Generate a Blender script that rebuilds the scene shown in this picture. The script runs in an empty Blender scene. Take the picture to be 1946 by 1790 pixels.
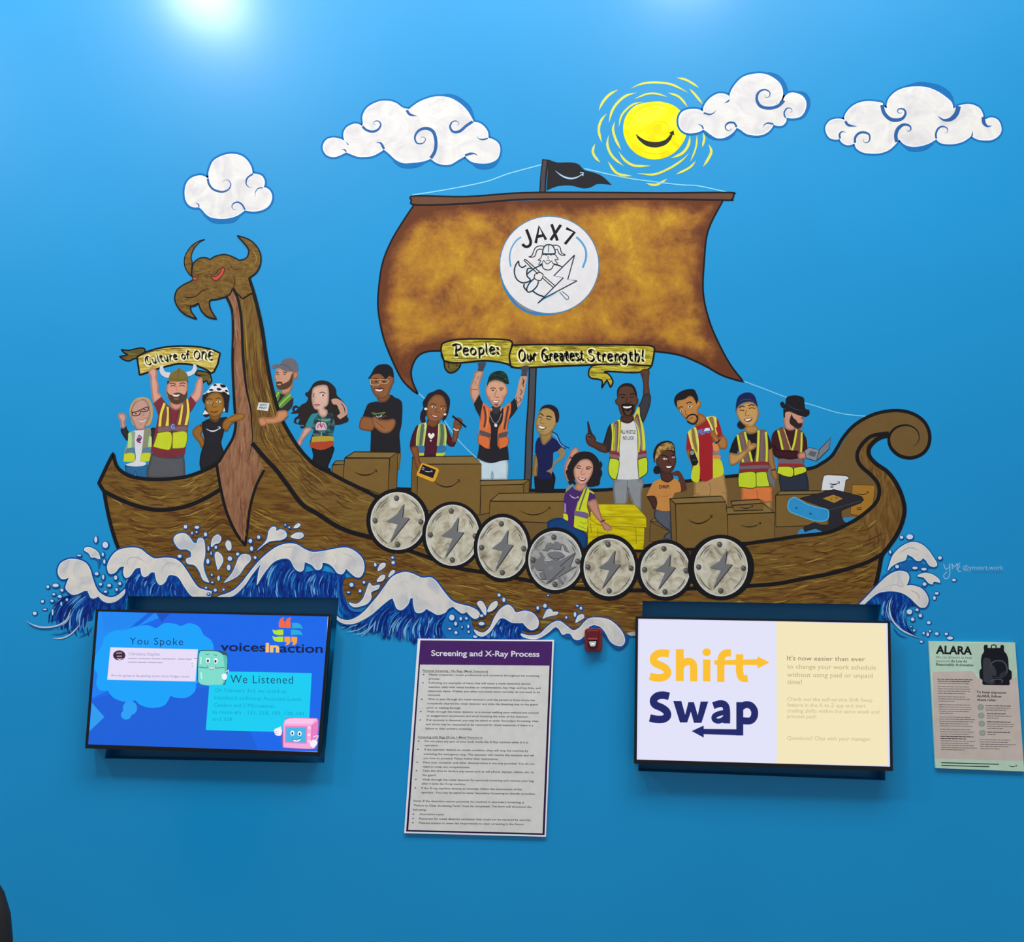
import bpy, bmesh, math, random
from mathutils import Vector, Matrix
from mathutils.geometry import tessellate_polygon

random.seed(7)
scene = bpy.context.scene
COL = scene.collection

# ---------------------------------------------------------------- camera
FPX, W, H = 1900.0, 1946.0, 1790.0
CAM = Vector((0.0, -4.75, 1.62))
p_, y_, r_ = math.radians(9.247), math.radians(-1.381), math.radians(1.571)
fwd = Vector((math.sin(y_) * math.cos(p_), math.cos(y_) * math.cos(p_), math.sin(p_)))
rt0 = Vector((math.cos(y_), -math.sin(y_), 0))
up0 = rt0.cross(fwd)
RT = math.cos(r_) * rt0 + math.sin(r_) * up0
UP = -math.sin(r_) * rt0 + math.cos(r_) * up0
FW = fwd
cd = bpy.data.cameras.new('camera')
cd.sensor_fit = 'HORIZONTAL'
cd.sensor_width = 36.0
cd.lens = FPX * 36.0 / W
cd.clip_start = 0.05
cam = bpy.data.objects.new('camera', cd)
m = Matrix((RT, UP, -FW)).transposed().to_4x4()
m.translation = CAM
cam.matrix_world = m
COL.objects.link(cam)
scene.camera = cam

# ---------------------------------------------------------------- light and exposure
scene.view_settings.view_transform = 'Standard'
scene.view_settings.look = 'None'
scene.view_settings.gamma = 1.0
scene.view_settings.exposure = 0.0
scene.view_settings.use_curve_mapping = False
wd = bpy.data.worlds.new('world')
scene.world = wd
wd.use_nodes = True
wd.node_tree.nodes['Background'].inputs[0].default_value = (0.86, 0.93, 1.0, 1)
wd.node_tree.nodes['Background'].inputs[1].default_value = 0.34


def area(name, loc, target, sx, sy, power, col=(1, 1, 1), shape='RECTANGLE'):
    l = bpy.data.lights.new(name, 'AREA')
    l.shape = shape
    l.size = sx
    l.size_y = sy
    l.energy = power
    l.color = col
    o = bpy.data.objects.new(name, l)
    o.location = loc
    o.rotation_euler = (Vector(target) - Vector(loc)).to_track_quat('-Z', 'Y').to_euler()
    COL.objects.link(o)
    return o


# high-bay fittings mirrored in the wall, plus lamps added to brighten it, all above and in front of the wall
area('overhead_light', (-3.47, -4.45, 8.0), (-1.8, 0, 4.9), 0.6, 0.5, 150)
area('overhead_light', (-6.6, -3.6, 7.0), (-3.0, 0, 3.2), 0.6, 0.6, 110)  # added lamp, lifts the left edge of the wall
area('overhead_light', (1.35, -3.95, 8.0), (0.8, 0, 5.0), 0.7, 0.25, 50)
area('overhead_light', (0.9, -4.2, 10.4), (0.6, -0.8, 1), 9.0, 2.4, 690)  # added broad area light, placed for the wall's overall brightness without haze


def ray(x, y):
    return (RT * (x - W / 2) - UP * (y - H / 2) + FW * FPX).normalized()


def wp(x, y, d=0.0):
    """point of the plane y = -d that stands where the photograph shows it"""
    v = ray(x, y)
    t = (-d - CAM.y) / v.y
    return CAM + v * t


# ---------------------------------------------------------------- materials
def lin(h):
    h = h.lstrip('#')
    c = [int(h[i:i + 2], 16) / 255 for i in (0, 2, 4)]
    return tuple((v / 12.92 if v <= 0.04045 else ((v + 0.055) / 1.055) ** 2.4) for v in c) + (1,)


MATS = {}


def new_mat(name):
    mt = bpy.data.materials.new(name)
    mt.use_nodes = True
    return mt, mt.node_tree, mt.node_tree.nodes['Principled BSDF']


def mapped(nt, scale, rot=0.0):
    g = nt.nodes.new('ShaderNodeNewGeometry')
    mp = nt.nodes.new('ShaderNodeMapping')
    mp.inputs['Scale'].default_value = scale
    mp.inputs['Rotation'].default_value = (0, rot, 0)
    nt.links.new(g.outputs['Position'], mp.inputs[0])
    return mp.outputs[0]


def noise(nt, vec, scale, detail=4, dist=0.0, rough=0.5):
    n = nt.nodes.new('ShaderNodeTexNoise')
    n.inputs['Scale'].default_value = scale
    n.inputs['Detail'].default_value = detail
    n.inputs['Distortion'].default_value = dist
    n.inputs['Roughness'].default_value = rough
    nt.links.new(vec, n.inputs['Vector'])
    return n.outputs[0]


def ramp(nt, fac, stops, interp='LINEAR'):
    r = nt.nodes.new('ShaderNodeValToRGB')
    r.color_ramp.interpolation = interp
    e = r.color_ramp.elements
    while len(e) < len(stops):
        e.new(0.5)
    for i, (p, c) in enumerate(stops):
        e[i].position = p
        e[i].color = lin(c) if isinstance(c, str) else c
    nt.links.new(fac, r.inputs[0])
    return r.outputs[0]


def paint(hexc, rough=0.55, var=0.03):
    """brushed wall paint in one colour with slight unevenness"""
    key = ('p', hexc, rough, var)
    if key in MATS:
        return MATS[key]
    mt, nt, b = new_mat('paint_' + hexc.lstrip('#'))
    c = lin(hexc)
    v = mapped(nt, (1, 1, 1))
    lo = tuple(x * (1 - var * 1.6) for x in c[:3]) + (1,)
    hi = tuple(min(1, x * (1 + var * 1.6)) for x in c[:3]) + (1,)
    nt.links.new(ramp(nt, noise(nt, v, 22, 3), [(0.3, lo), (0.7, hi)]), b.inputs['Base Color'])
    b.inputs['Roughness'].default_value = rough
    b.inputs['Specular IOR Level'].default_value = 0.12
    MATS[key] = mt
    return mt


def glow(hexc, strength=1.0):
    """lit pixels of a screen"""
    key = ('g', hexc, strength)
    if key in MATS:
        return MATS[key]
    mt, nt, b = new_mat('screen_' + hexc.lstrip('#'))
    b.inputs['Base Color'].default_value = (0.01, 0.01, 0.01, 1)
    b.inputs['Roughness'].default_value = 0.35
    b.inputs['Specular IOR Level'].default_value = 0.1
    b.inputs['Emission Color'].default_value = lin(hexc)
    b.inputs['Emission Strength'].default_value = strength
    MATS[key] = mt
    return mt


def plain(name, hexc, rough=0.5, metal=0.0, spec=0.5):
    key = ('n', name)
    if key in MATS:
        return MATS[key]
    mt, nt, b = new_mat(name)
    v = mapped(nt, (1, 1, 1))
    c = lin(hexc)
    nt.links.new(ramp(nt, noise(nt, v, 40, 3), [(0.3, tuple(x * .9 for x in c[:3]) + (1,)), (0.7, c)]), b.inputs['Base Color'])
    b.inputs['Roughness'].default_value = rough
    b.inputs['Metallic'].default_value = metal
    b.inputs['Specular IOR Level'].default_value = spec
    MATS[key] = mt
    return mt


def special(key):
    if key in MATS:
        return MATS[key]
    mt, nt, b = new_mat(key)
    b.inputs['Roughness'].default_value = 0.6
    b.inputs['Specular IOR Level'].default_value = 0.12
    if key.startswith('wood'):
        if key == 'wood_hull':
            v, st = mapped(nt, (1.3, 1, 9), -0.12), [(0.25, '#47260f'), (0.40, '#67431c'), (0.52, '#7a5724'), (0.64, '#806128'), (0.76, '#a58a35')]
        elif key == 'wood_rail':
            v, st = mapped(nt, (1.5, 1, 8), 0.1), [(0.25, '#4d2f14'), (0.40, '#6d4c20'), (0.55, '#7d5d2a'), (0.68, '#806128'), (0.8, '#a08236')]
        elif key == 'wood_sweep':
            v, st = mapped(nt, (1.7, 1, 8), 0.75), [(0.25, '#553818'), (0.40, '#6f5022'), (0.55, '#7d5f2c'), (0.68, '#846730'), (0.8, '#94783a')]
        elif key == 'wood_post':
            v, st = mapped(nt, (10, 1, 1.6), 0.05), [(0.25, '#513613'), (0.42, '#6f5024'), (0.58, '#7d602f'), (0.8, '#8f7233')]
        elif key == 'wood_head':
            v, st = mapped(nt, (4, 1, 9), 0.15), [(0.25, '#553a16'), (0.42, '#6f5124'), (0.58, '#7d5f2c'), (0.8, '#977b36')]
        elif key == 'wood_keel':
            v, st = mapped(nt, (10, 1, 1.6), 0.05), [(0.25, '#6b4028'), (0.42, '#8a5d42'), (0.58, '#9a6d50'), (0.8, '#a57a52')]
        else:                                     # wood_stern
            v, st = mapped(nt, (9, 1, 1.8), -0.5), [(0.25, '#513613'), (0.42, '#6d4b22'), (0.58, '#7e5d2e'), (0.8, '#90703a')]
        nt.links.new(ramp(nt, noise(nt, v, 7, 4, 0.9, 0.55), st), b.inputs['Base Color'])
    elif key == 'sailcloth':
        v = mapped(nt, (1, 1, 1))
        big = noise(nt, v, 3.4, 10, 0.2, 0.72)
        at = nt.nodes.new('ShaderNodeAttribute')
        at.attribute_name = 'edge'
        ma = nt.nodes.new('ShaderNodeMath')
        ma.operation = 'ADD'
        nt.links.new(big, ma.inputs[0])
        nt.links.new(at.outputs['Fac'], ma.inputs[1])
        nt.links.new(ramp(nt, ma.outputs[0], [(0.28, '#6a3a22'), (0.38, '#86502a'), (0.48, '#ab722c'), (0.57, '#bf8a2c'), (0.67, '#d6aa2e')]), b.inputs['Base Color'])
    elif key == 'sail_edge':
        v = mapped(nt, (1, 1, 1))
        nt.links.new(ramp(nt, noise(nt, v, 6, 6, 0.3, 0.6), [(0.3, '#6d3e25'), (0.7, '#7f4e28')]), b.inputs['Base Color'])
    elif key == 'cloud_white':
        v = mapped(nt, (1, 1, 1))
        nt.links.new(ramp(nt, noise(nt, v, 5, 5, 2.5, 0.6), [(0.35, '#d9d5d6'), (0.5, '#e6e2df'), (0.65, '#efebe4')]), b.inputs['Base Color'])
    elif key == 'foam':
        v = mapped(nt, (1, 1, 1))
        nt.links.new(ramp(nt, noise(nt, v, 7, 5, 1.2, 0.6), [(0.35, '#c4c4ca'), (0.5, '#ddd8d2'), (0.65, '#e9e0d3')]), b.inputs['Base Color'])
    elif key == 'shield_steel':
        v = mapped(nt, (1, 1, 1))
        nt.links.new(ramp(nt, noise(nt, v, 17, 7, 0.9, 0.62), [(0.30, '#77736a'), (0.42, '#b0a68d'), (0.54, '#cbc3ae'), (0.7, '#ddd8c8')]), b.inputs['Base Color'])
    elif key == 'shield_grey':
        v = mapped(nt, (1, 1, 1))
        nt.links.new(ramp(nt, noise(nt, v, 17, 7, 0.9, 0.62), [(0.30, '#6d6d6c'), (0.45, '#aaa8a4'), (0.7, '#cbc8c2')]), b.inputs['Base Color'])
    elif key == 'ribbon':
        v = mapped(nt, (1.6, 1, 12), 0.05)
        nt.links.new(ramp(nt, noise(nt, v, 9, 5, 0.6, 0.6), [(0.30, '#5e5118'), (0.43, '#9a8727'), (0.54, '#c2b232'), (0.68, '#dcd25a')]), b.inputs['Base Color'])
    elif key == 'ribbon_tan':
        v = mapped(nt, (1.6, 1, 12), 0.1)
        nt.links.new(ramp(nt, noise(nt, v, 9, 5, 0.6, 0.6), [(0.30, '#6f5424'), (0.42, '#b4983c'), (0.54, '#d8c462'), (0.70, '#ecdc8c')]), b.inputs['Base Color'])
    elif key == 'ribbon_dark':
        v = mapped(nt, (1.6, 1, 12), 0.1)
        nt.links.new(ramp(nt, noise(nt, v, 9, 5, 0.6, 0.6), [(0.30, '#37311a'), (0.5, '#665a26'), (0.72, '#86783a')]), b.inputs['Base Color'])
    elif key == 'tie_dye':
        v = mapped(nt, (1, 1, 1))
        nt.links.new(ramp(nt, noise(nt, v, 26, 4, 0.8, 0.6), [(0.34, '#23262d'), (0.47, '#2d3b44'), (0.56, '#2f7d7c'), (0.66, '#7d4a58')]), b.inputs['Base Color'])
    elif key == 'camo':
        v = mapped(nt, (1, 1, 1))
        nt.links.new(ramp(nt, noise(nt, v, 30, 3, 0.4), [(0.4, '#1d2422'), (0.55, '#1f3b30'), (0.66, '#2a5c44')]), b.inputs['Base Color'])
    elif key == 'headscarf':
        v = mapped(nt, (1, 1, 1))
        nt.links.new(ramp(nt, noise(nt, v, 60, 3, 0.6), [(0.4, '#6b4f26'), (0.52, '#a98747'), (0.66, '#c9a660')]), b.inputs['Base Color'])
    elif key == 'crate_yellow':
        v = mapped(nt, (1, 1, 8))
        nt.links.new(ramp(nt, noise(nt, v, 8, 5, 0.5), [(0.3, '#a89200'), (0.48, '#ccb800'), (0.7, '#e2d61c')]), b.inputs['Base Color'])
    elif key == 'sun_yellow':
        v = mapped(nt, (1, 1, 1))
        nt.links.new(ramp(nt, noise(nt, v, 6, 5, 1.5), [(0.35, '#f0dc00'), (0.5, '#fbf000'), (0.7, '#fdf63a')]), b.inputs['Base Color'])
    elif key == 'sea':
        v = mapped(nt, (14, 1, 3), 0.2)
        nt.links.new(ramp(nt, noise(nt, v, 6, 5, 0.8, 0.6), [(0.32, '#071c6b'), (0.48, '#08338c'), (0.6, '#0a55ab'), (0.74, '#2a8fd0')]), b.inputs['Base Color'])
    elif key == 'wall_blue':
        v = mapped(nt, (1, 1, 1))
        nt.links.new(ramp(nt, noise(nt, v, 0.7, 3, 0.2), [(0.3, '#0292d0'), (0.7, '#0497d6')]), b.inputs['Base Color'])
        b.inputs['Roughness'].default_value = 0.42
        b.inputs['Coat Weight'].default_value = 0.3
        b.inputs['Coat Roughness'].default_value = 0.19
        b.inputs['Specular IOR Level'].default_value = 0.33
        bp = nt.nodes.new('ShaderNodeBump')
        bp.inputs['Strength'].default_value = 0.06
        bp.inputs['Distance'].default_value = 0.002
        nt.links.new(noise(nt, v, 160, 2), bp.inputs['Height'])
        nt.links.new(bp.outputs[0], b.inputs['Normal'])
    MATS[key] = mt
    return mt


SPECIAL = {'wood_hull', 'wood_rail', 'wood_sweep', 'wood_post', 'wood_head', 'wood_keel', 'wood_stern', 'sailcloth', 'sail_edge', 'cloud_white', 'foam',
           'shield_steel', 'shield_grey', 'ribbon', 'ribbon_tan', 'ribbon_dark', 'tie_dye', 'camo', 'headscarf', 'crate_yellow', 'sun_yellow', 'sea', 'wall_blue'}


def M(c, lit=False):
    if not isinstance(c, str):
        return c
    if c in SPECIAL:
        return special(c)
    if not c.startswith('#'):
        c = '#' + c
    return glow(c) if lit else paint(c)


# ---------------------------------------------------------------- 2-d drawing helpers
CX, CY, CS = 0.0, 0.0, 1.0


def ctx(x, y, s):
    """the part of the wall being drawn: its corner and magnification"""
    global CX, CY, CS
    CX, CY, CS = x, y, s


def parse(s):
    pts, hard = [], []
    if isinstance(s, str):
        for t in s.split():
            h = t[0] == '!'
            a, b = (t[1:] if h else t).split(',')
            pts.append((float(a), float(b)))
            hard.append(h)
    else:
        pts = [tuple(p) for p in s]
        hard = [False] * len(pts)
    return [(CX + a / CS, CY + b / CS) for a, b in pts], hard


def smooth(pts, hard, closed=True, n=4):
    N = len(pts)
    if N < 3:
        return pts
    out = []
    rng = range(N) if closed else range(N - 1)
    for i in rng:
        p1, p2 = pts[i], pts[(i + 1) % N]
        p0 = pts[i - 1] if (closed or i > 0) else p1
        p3 = pts[(i + 2) % N] if (closed or i + 2 < N) else p2
        if hard[i]:
            p0 = p1
        if hard[(i + 1) % N]:
            p3 = p2
        L = math.dist(p1, p2)
        k = max(1, min(n, int(L / 2.5)))
        for j in range(k):
            t = j / k
            out.append(tuple(0.5 * (2 * b + (c - a) * t + (2 * a - 5 * b + 4 * c - d) * t * t + (3 * b - a - 3 * c + d) * t ** 3)
                             for a, b, c, d in zip(p0, p1, p2, p3)))
    if not closed:
        out.append(pts[-1])
    return out


def stroke_poly(pts, w, taper=''):
    """ribbon quads along a polyline; taper: s start, e end, b both ends, m fat middle"""
    n = len(pts)
    if n < 2:
        return [], []
    acc = [0.0]
    for i in range(1, n):
        acc.append(acc[-1] + math.dist(pts[i - 1], pts[i]))
    T = acc[-1] or 1.0
    V = []
    for i, p in enumerate(pts):
        a, b = pts[max(0, i - 1)], pts[min(n - 1, i + 1)]
        dx, dy = b[0] - a[0], b[1] - a[1]
        l = math.hypot(dx, dy) or 1.0
        u = acc[i] / T
        k = 1.0
        if taper == 's':
            k = min(1, 0.08 + u * 1.6)
        elif taper == 'e':
            k = min(1, 0.08 + (1 - u) * 1.6)
        elif taper == 'x':
            k = min(1, 0.1 + (1 - u) * 9)
        elif taper == 'b':
            k = min(1, 0.06 + min(u, 1 - u) * 4)
        elif taper == 'm':
            k = 0.08 + 0.92 * math.sin(math.pi * u)
        h = w * k / 2
        V.append((p[0] - dy / l * h, p[1] + dx / l * h))
        V.append((p[0] + dy / l * h, p[1] - dx / l * h))
    F = [(2 * i, 2 * i + 1, 2 * i + 3, 2 * i + 2) for i in range(n - 1)]
    return V, F


class Surface:
    """a flat face things are painted or printed on: layers stack where they overlap"""
    DZ = 0.00003

    def __init__(self, depth):
        self.depth = depth
        self.boxes = []

    def level(self, V):
        x0 = min(v[0] for v in V); x1 = max(v[0] for v in V)
        y0 = min(v[1] for v in V); y1 = max(v[1] for v in V)
        z = 0
        for a0, b0, a1, b1, k in self.boxes:
            if k > z and a0 < x1 and a1 > x0 and b0 < y1 and b1 > y0:
                z = k
        self.boxes.append((x0, y0, x1, y1, z + 1))
        return self.depth + (z + 1) * self.DZ


WALL = Surface(0.0006)
SHADED = {'head', 'trousers', 'jeans', 'shorts', 'forearm', 'arm', 'raised_arm', 'dress', 'waving_hand', 'neck', 'top', 'lowered_arm', 'thumbs_up_arm', 'arm_across_chest', 'outstretched_arm', 'sleeve', 'hand'}
HOLES = []


class Thing:
    def __init__(self, name, label, cat, base, group=None, surf=None, empty=True, lit=False, parent=None, kind=None):
        self.surf = surf or WALL
        self.lit = lit
        self.parts = {}
        self.order = []
        self.cur = None
        self.clip = False
        self.shade = False
        if parent is None:
            self.e = bpy.data.objects.new(name, None)
            self.e.empty_display_size = 0.05
            self.loc = wp(base[0], base[1], self.surf.depth)
            self.e.location = self.loc
            self.e['label'] = label
            self.e['category'] = cat
            if group:
                self.e['group'] = group
            COL.objects.link(self.e)
        else:
            self.e = parent
            self.loc = base
        self.par = self.e

    def part(self, name, under=None, label=None, kind=None):
        """start (or reopen) a part; under = a part object for a sub-part"""
        self.cur = {'name': name, 'V': [], 'F': [], 'M': [], 'mats': [], 'label': label, 'kind': kind, 'under': under, 'ob': None}
        self.order.append(self.cur)
        return self.cur

    def add(self, V, F, mat, z=None):
        if not F:
            return
        if self.cur is None:
            self.part('painting')
        c = self.cur
        d = self.surf.level(V) if z is None else z
        if mat not in c['mats']:
            c['mats'].append(mat)
        mi = c['mats'].index(mat)
        k = len(c['V'])
        c['V'] += [tuple(wp(x, y, d) - self.loc) for x, y in V]
        for f in F:
            c['F'].append(tuple(k + i for i in f))
            c['M'].append(mi)

    def poly(self, P, mat):
        tris = tessellate_polygon([[Vector((x, y, 0)) for x, y in P]])
        self.add(P, [tuple(t) for t in tris], mat)

    def f(self, col, s, sm=True):
        """filled shape"""
        pts, hard = parse(s)
        P = smooth(pts, hard, True) if sm else pts
        self.poly(P, M(col, self.lit))
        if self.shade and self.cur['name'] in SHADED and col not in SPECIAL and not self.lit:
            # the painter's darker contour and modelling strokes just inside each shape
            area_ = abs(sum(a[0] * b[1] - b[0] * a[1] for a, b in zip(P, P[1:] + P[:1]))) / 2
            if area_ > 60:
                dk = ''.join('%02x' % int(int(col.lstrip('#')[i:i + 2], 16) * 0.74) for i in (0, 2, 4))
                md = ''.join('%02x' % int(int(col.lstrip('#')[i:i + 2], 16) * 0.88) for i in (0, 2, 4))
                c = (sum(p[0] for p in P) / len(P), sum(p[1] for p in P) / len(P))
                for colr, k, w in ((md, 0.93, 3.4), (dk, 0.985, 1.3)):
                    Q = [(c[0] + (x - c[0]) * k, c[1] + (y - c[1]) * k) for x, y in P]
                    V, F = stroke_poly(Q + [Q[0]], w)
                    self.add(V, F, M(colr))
        return self

    def s(self, col, s, w, taper='', closed=False, sm=True):
        """brush stroke"""
        pts, hard = parse(s)
        P = smooth(pts, hard, closed, 5) if sm else list(pts)
        if closed:
            P = P + [P[0]]
        V, F = stroke_poly(P, w / CS, taper)
        self.add(V, F, M(col, self.lit))
        return self

    def fo(self, col, s, w=10, oc='161417', sm=True):
        """filled shape with a painted outline"""
        self.f(col, s, sm)
        return self.s(oc, s, w, closed=True, sm=sm)

    def of(self, col, s, w=10, oc='161417', sm=True):
        """outline behind, shape on top"""
        self.s(oc, s, w * 2, closed=True, sm=sm)
        return self.f(col, s, sm)

    def e_(self, col, x, y, rx, ry=None, rot=0, n=20):
        ry = ry or rx
        a = math.radians(rot)
        P = []
        for i in range(n):
            t = 2 * math.pi * i / n
            u, v = rx * math.cos(t), ry * math.sin(t)
            P.append((CX + (x + u * math.cos(a) - v * math.sin(a)) / CS, CY + (y + u * math.sin(a) + v * math.cos(a)) / CS))
        self.add(P, [tuple(range(n))], M(col, self.lit))
        return self

    def smile(self, col, x0, y0, x1, y1, sag, w):
        """curved arrow emblem"""
        P = []
        for i in range(15):
            t = i / 14
            P.append((x0 + (x1 - x0) * t, y0 + (y1 - y0) * t + sag * 4 * t * (1 - t) * (1 + 0.1 * (t - .5))))
        pts, _ = parse(P)
        V, F = stroke_poly(pts, w / CS, 'm')
        V2, F2 = stroke_poly(pts[7:], w * .5 / CS, '')
        self.add(V, F, M(col, self.lit))
        self.add(V2, F2, M(col, self.lit))
        k = w * 1.6
        self.s(col, [(x1 - k, y1 - k * .35), (x1 + w * .3, y1 - k * .35), (x1 - w * .1, y1 + k * .8)], w * .6, sm=False)
        return self

    def t(self, col, txt, x0, y0, x1, y1, h, bold=0.0, up=None, track=1.0):
        """lettering: baseline from x0,y0 to x1,y1, cap height h"""
        V0, F = glyphs(txt, bold, track, 6 if h / CS > 9 else 2)
        if not V0:
            return self
        mx = min(v[0] for v in V0); Mx = max(v[0] for v in V0)
        L = math.hypot(x1 - x0, y1 - y0)
        dx, dy = (x1 - x0) / (Mx - mx), (y1 - y0) / (Mx - mx)
        ux, uy = up if up else ((y1 - y0) / L, -(x1 - x0) / L)
        k = h / CAPH
        P = [(CX + (x0 + (u - mx) * dx + v * ux * k) / CS, CY + (y0 + (u - mx) * dy + v * uy * k) / CS) for u, v in V0]
        self.add(P, F, M(col, self.lit))
        return self

    def nib(self, col, halo, txt, x0, y0, x1, y1, h, curve=0.0, wk=1.0):
        """broad-nib calligraphy on a baseline that may arch"""
        adv, strokes = 0.0, []
        for ch in txt:
            if ch == ' ':
                adv += 0.35
                continue
            wdt, ss = NIB[ch]
            for st in ss:
                strokes.append([(adv + a, b) for a, b in st])
            adv += wdt + 0.12
        for pas in ((0,) if halo else ()) + (1,):
            Vs, Fs = [], []
            for st in strokes:
                pts = smooth(st, [False] * len(st), False, 1)
                fine = []
                for i in range(len(st) - 1):
                    p1, p2 = st[i], st[i + 1]
                    p0 = st[i - 1] if i else p1
                    p3 = st[i + 2] if i + 2 < len(st) else p2
                    for j in range(5):
                        t = j / 5
                        fine.append(tuple(0.5 * (2 * b + (c - a) * t + (2 * a - 5 * b + 4 * c - d) * t * t + (3 * b - a - 3 * c + d) * t ** 3)
                                          for a, b, c, d in zip(p0, p1, p2, p3)))
                fine.append(st[-1])
                Q = []
                for a, b in fine:
                    t = a / adv
                    px = x0 + (x1 - x0) * t
                    py = y0 + (y1 - y0) * t - curve * 4 * t * (1 - t)
                    sl = math.atan2((y1 - y0) - curve * 4 * (1 - 2 * t), x1 - x0)
                    Q.append((CX + (px + math.sin(sl) * b * h) / CS, CY + (py - math.cos(sl) * b * h) / CS))
                if pas:
                    nx, ny = 0.062 * h * wk / CS, 0.062 * h * wk / CS
                    k = len(Vs)
                    for q in Q:
                        Vs += [(q[0] - nx, q[1] - ny), (q[0] + nx, q[1] + ny)]
                    Fs += [(k + 2 * i, k + 2 * i + 1, k + 2 * i + 3, k + 2 * i + 2) for i in range(len(Q) - 1)]
                    V, F = stroke_poly(Q, 0.07 * h * wk / CS)
                    k = len(Vs); Vs += V
                    Fs += [tuple(k + i for i in f) for f in F]
                else:
                    V, F = stroke_poly(Q, 0.32 * h * wk / CS)
                    k = len(Vs); Vs += V
                    Fs += [tuple(k + i for i in f) for f in F]
            self.add(Vs, Fs, M(col if pas else halo, self.lit))
        return self

    def softpoly(self, P, key, width, cells=34):
        """filled shape cut into cells, each vertex told how near the edge it lies"""
        self.part_soft = True
        d = self.surf.level(P)
        bm = bmesh.new()
        vs = [bm.verts.new((x, y, 0)) for x, y in P]
        for t in tessellate_polygon([[Vector((x, y, 0)) for x, y in P]]):
            try:
                bm.faces.new([vs[i] for i in t])
            except ValueError:
                pass
        x0 = min(p[0] for p in P); x1 = max(p[0] for p in P)
        y0 = min(p[1] for p in P); y1 = max(p[1] for p in P)
        for k in range(1, cells):
            for co, no in (((x0 + (x1 - x0) * k / cells, 0, 0), (1, 0, 0)), ((0, y0 + (y1 - y0) * k / cells, 0), (0, 1, 0))):
                bmesh.ops.bisect_plane(bm, geom=bm.verts[:] + bm.edges[:] + bm.faces[:], plane_co=co, plane_no=no)
        bmesh.ops.remove_doubles(bm, verts=bm.verts, dist=0.01)
        me = bpy.data.meshes.new('sail')
        bm.to_mesh(me)
        bm.free()
        at = me.attributes.new('edge', 'FLOAT', 'POINT')
        for v in me.vertices:
            x, y = v.co.x, v.co.y
            dm = 1e9
            for i in range(len(P)):
                (a, b), (c, e) = P[i - 1], P[i]
                L = (c - a) ** 2 + (e - b) ** 2 or 1
                t = max(0, min(1, ((x - a) * (c - a) + (y - b) * (e - b)) / L))
                dm = min(dm, math.hypot(x - a - t * (c - a), y - b - t * (e - b)))
            at.data[v.index].value = -0.3 * max(0, 1 - dm / width) ** 1.3
            v.co = wp(x, y, d) - self.loc
        me.materials.append(special(key))
        o = bpy.data.objects.new(self.cur['name'], me)
        o.parent = self.e
        if self.cur['label']:
            o['label'] = self.cur['label']
        COL.objects.link(o)

    def done(self):
        for c in self.order:
            if not c['F'] or c['ob']:
                continue
            me = bpy.data.meshes.new(c['name'])
            me.from_pydata(c['V'], [], c['F'])
            for mt in c['mats']:
                me.materials.append(mt)
            me.polygons.foreach_set('material_index', c['M'])
            if self.clip:
                clip_mesh(me, self.loc)
            me.update()
            o = bpy.data.objects.new(c['name'], me)
            if c['under'] is not None and c['under'].get('ob'):
                o.parent = c['under']['ob']
            else:
                o.parent = self.e
            if c['label']:
                o['label'] = c['label']
            if c['kind']:
                o['kind'] = c['kind']
            COL.objects.link(o)
            c['ob'] = o
        return self


def clip_mesh(me, loc):
    """cut the two recesses of the wall out of a painted shape"""
    bm = bmesh.new()
    bm.from_mesh(me)
    for q in HOLES:
        c3 = [wp(x, y) - loc for x, y in q]
        ctr = sum(c3, Vector()) / 4
        planes = []
        for i in range(4):
            a, b = c3[i], c3[(i + 1) % 4]
            n = (b - a).cross(Vector((0, 1, 0))).normalized()
            if (ctr - a).dot(n) > 0:
                n = -n
            planes.append((a, n))
            bmesh.ops.bisect_plane(bm, geom=bm.verts[:] + bm.edges[:] + bm.faces[:], plane_co=a, plane_no=n)
        kill = [f for f in bm.faces if all((f.calc_center_median() - a).dot(n) < 0 for a, n in planes)]
        bmesh.ops.delete(bm, geom=kill, context='FACES')
    bm.to_mesh(me)
    bm.free()


GL = {}
CAPH = 0.70


def glyphs(txt, bold=0.0, track=1.0, res=2):
    key = (txt, bold, track, res)
    if key in GL:
        return GL[key]
    cu = bpy.data.curves.new('lettering', 'FONT')
    cu.body = txt
    cu.size = 1.0
    cu.resolution_u = res
    cu.offset = bold
    cu.space_character = track
    o = bpy.data.objects.new('lettering', cu)
    COL.objects.link(o)
    dg = bpy.context.evaluated_depsgraph_get()
    me = bpy.data.meshes.new_from_object(o.evaluated_get(dg))
    V = [(v.co.x, v.co.y) for v in me.vertices]
    F = [tuple(p.vertices) for p in me.polygons]
    bpy.data.objects.remove(o)
    bpy.data.curves.remove(cu)
    bpy.data.meshes.remove(me)
    GL[key] = (V, F)
    return V, F


_v, _f = glyphs('H')
CAPH = max(v[1] for v in _v)

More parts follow.
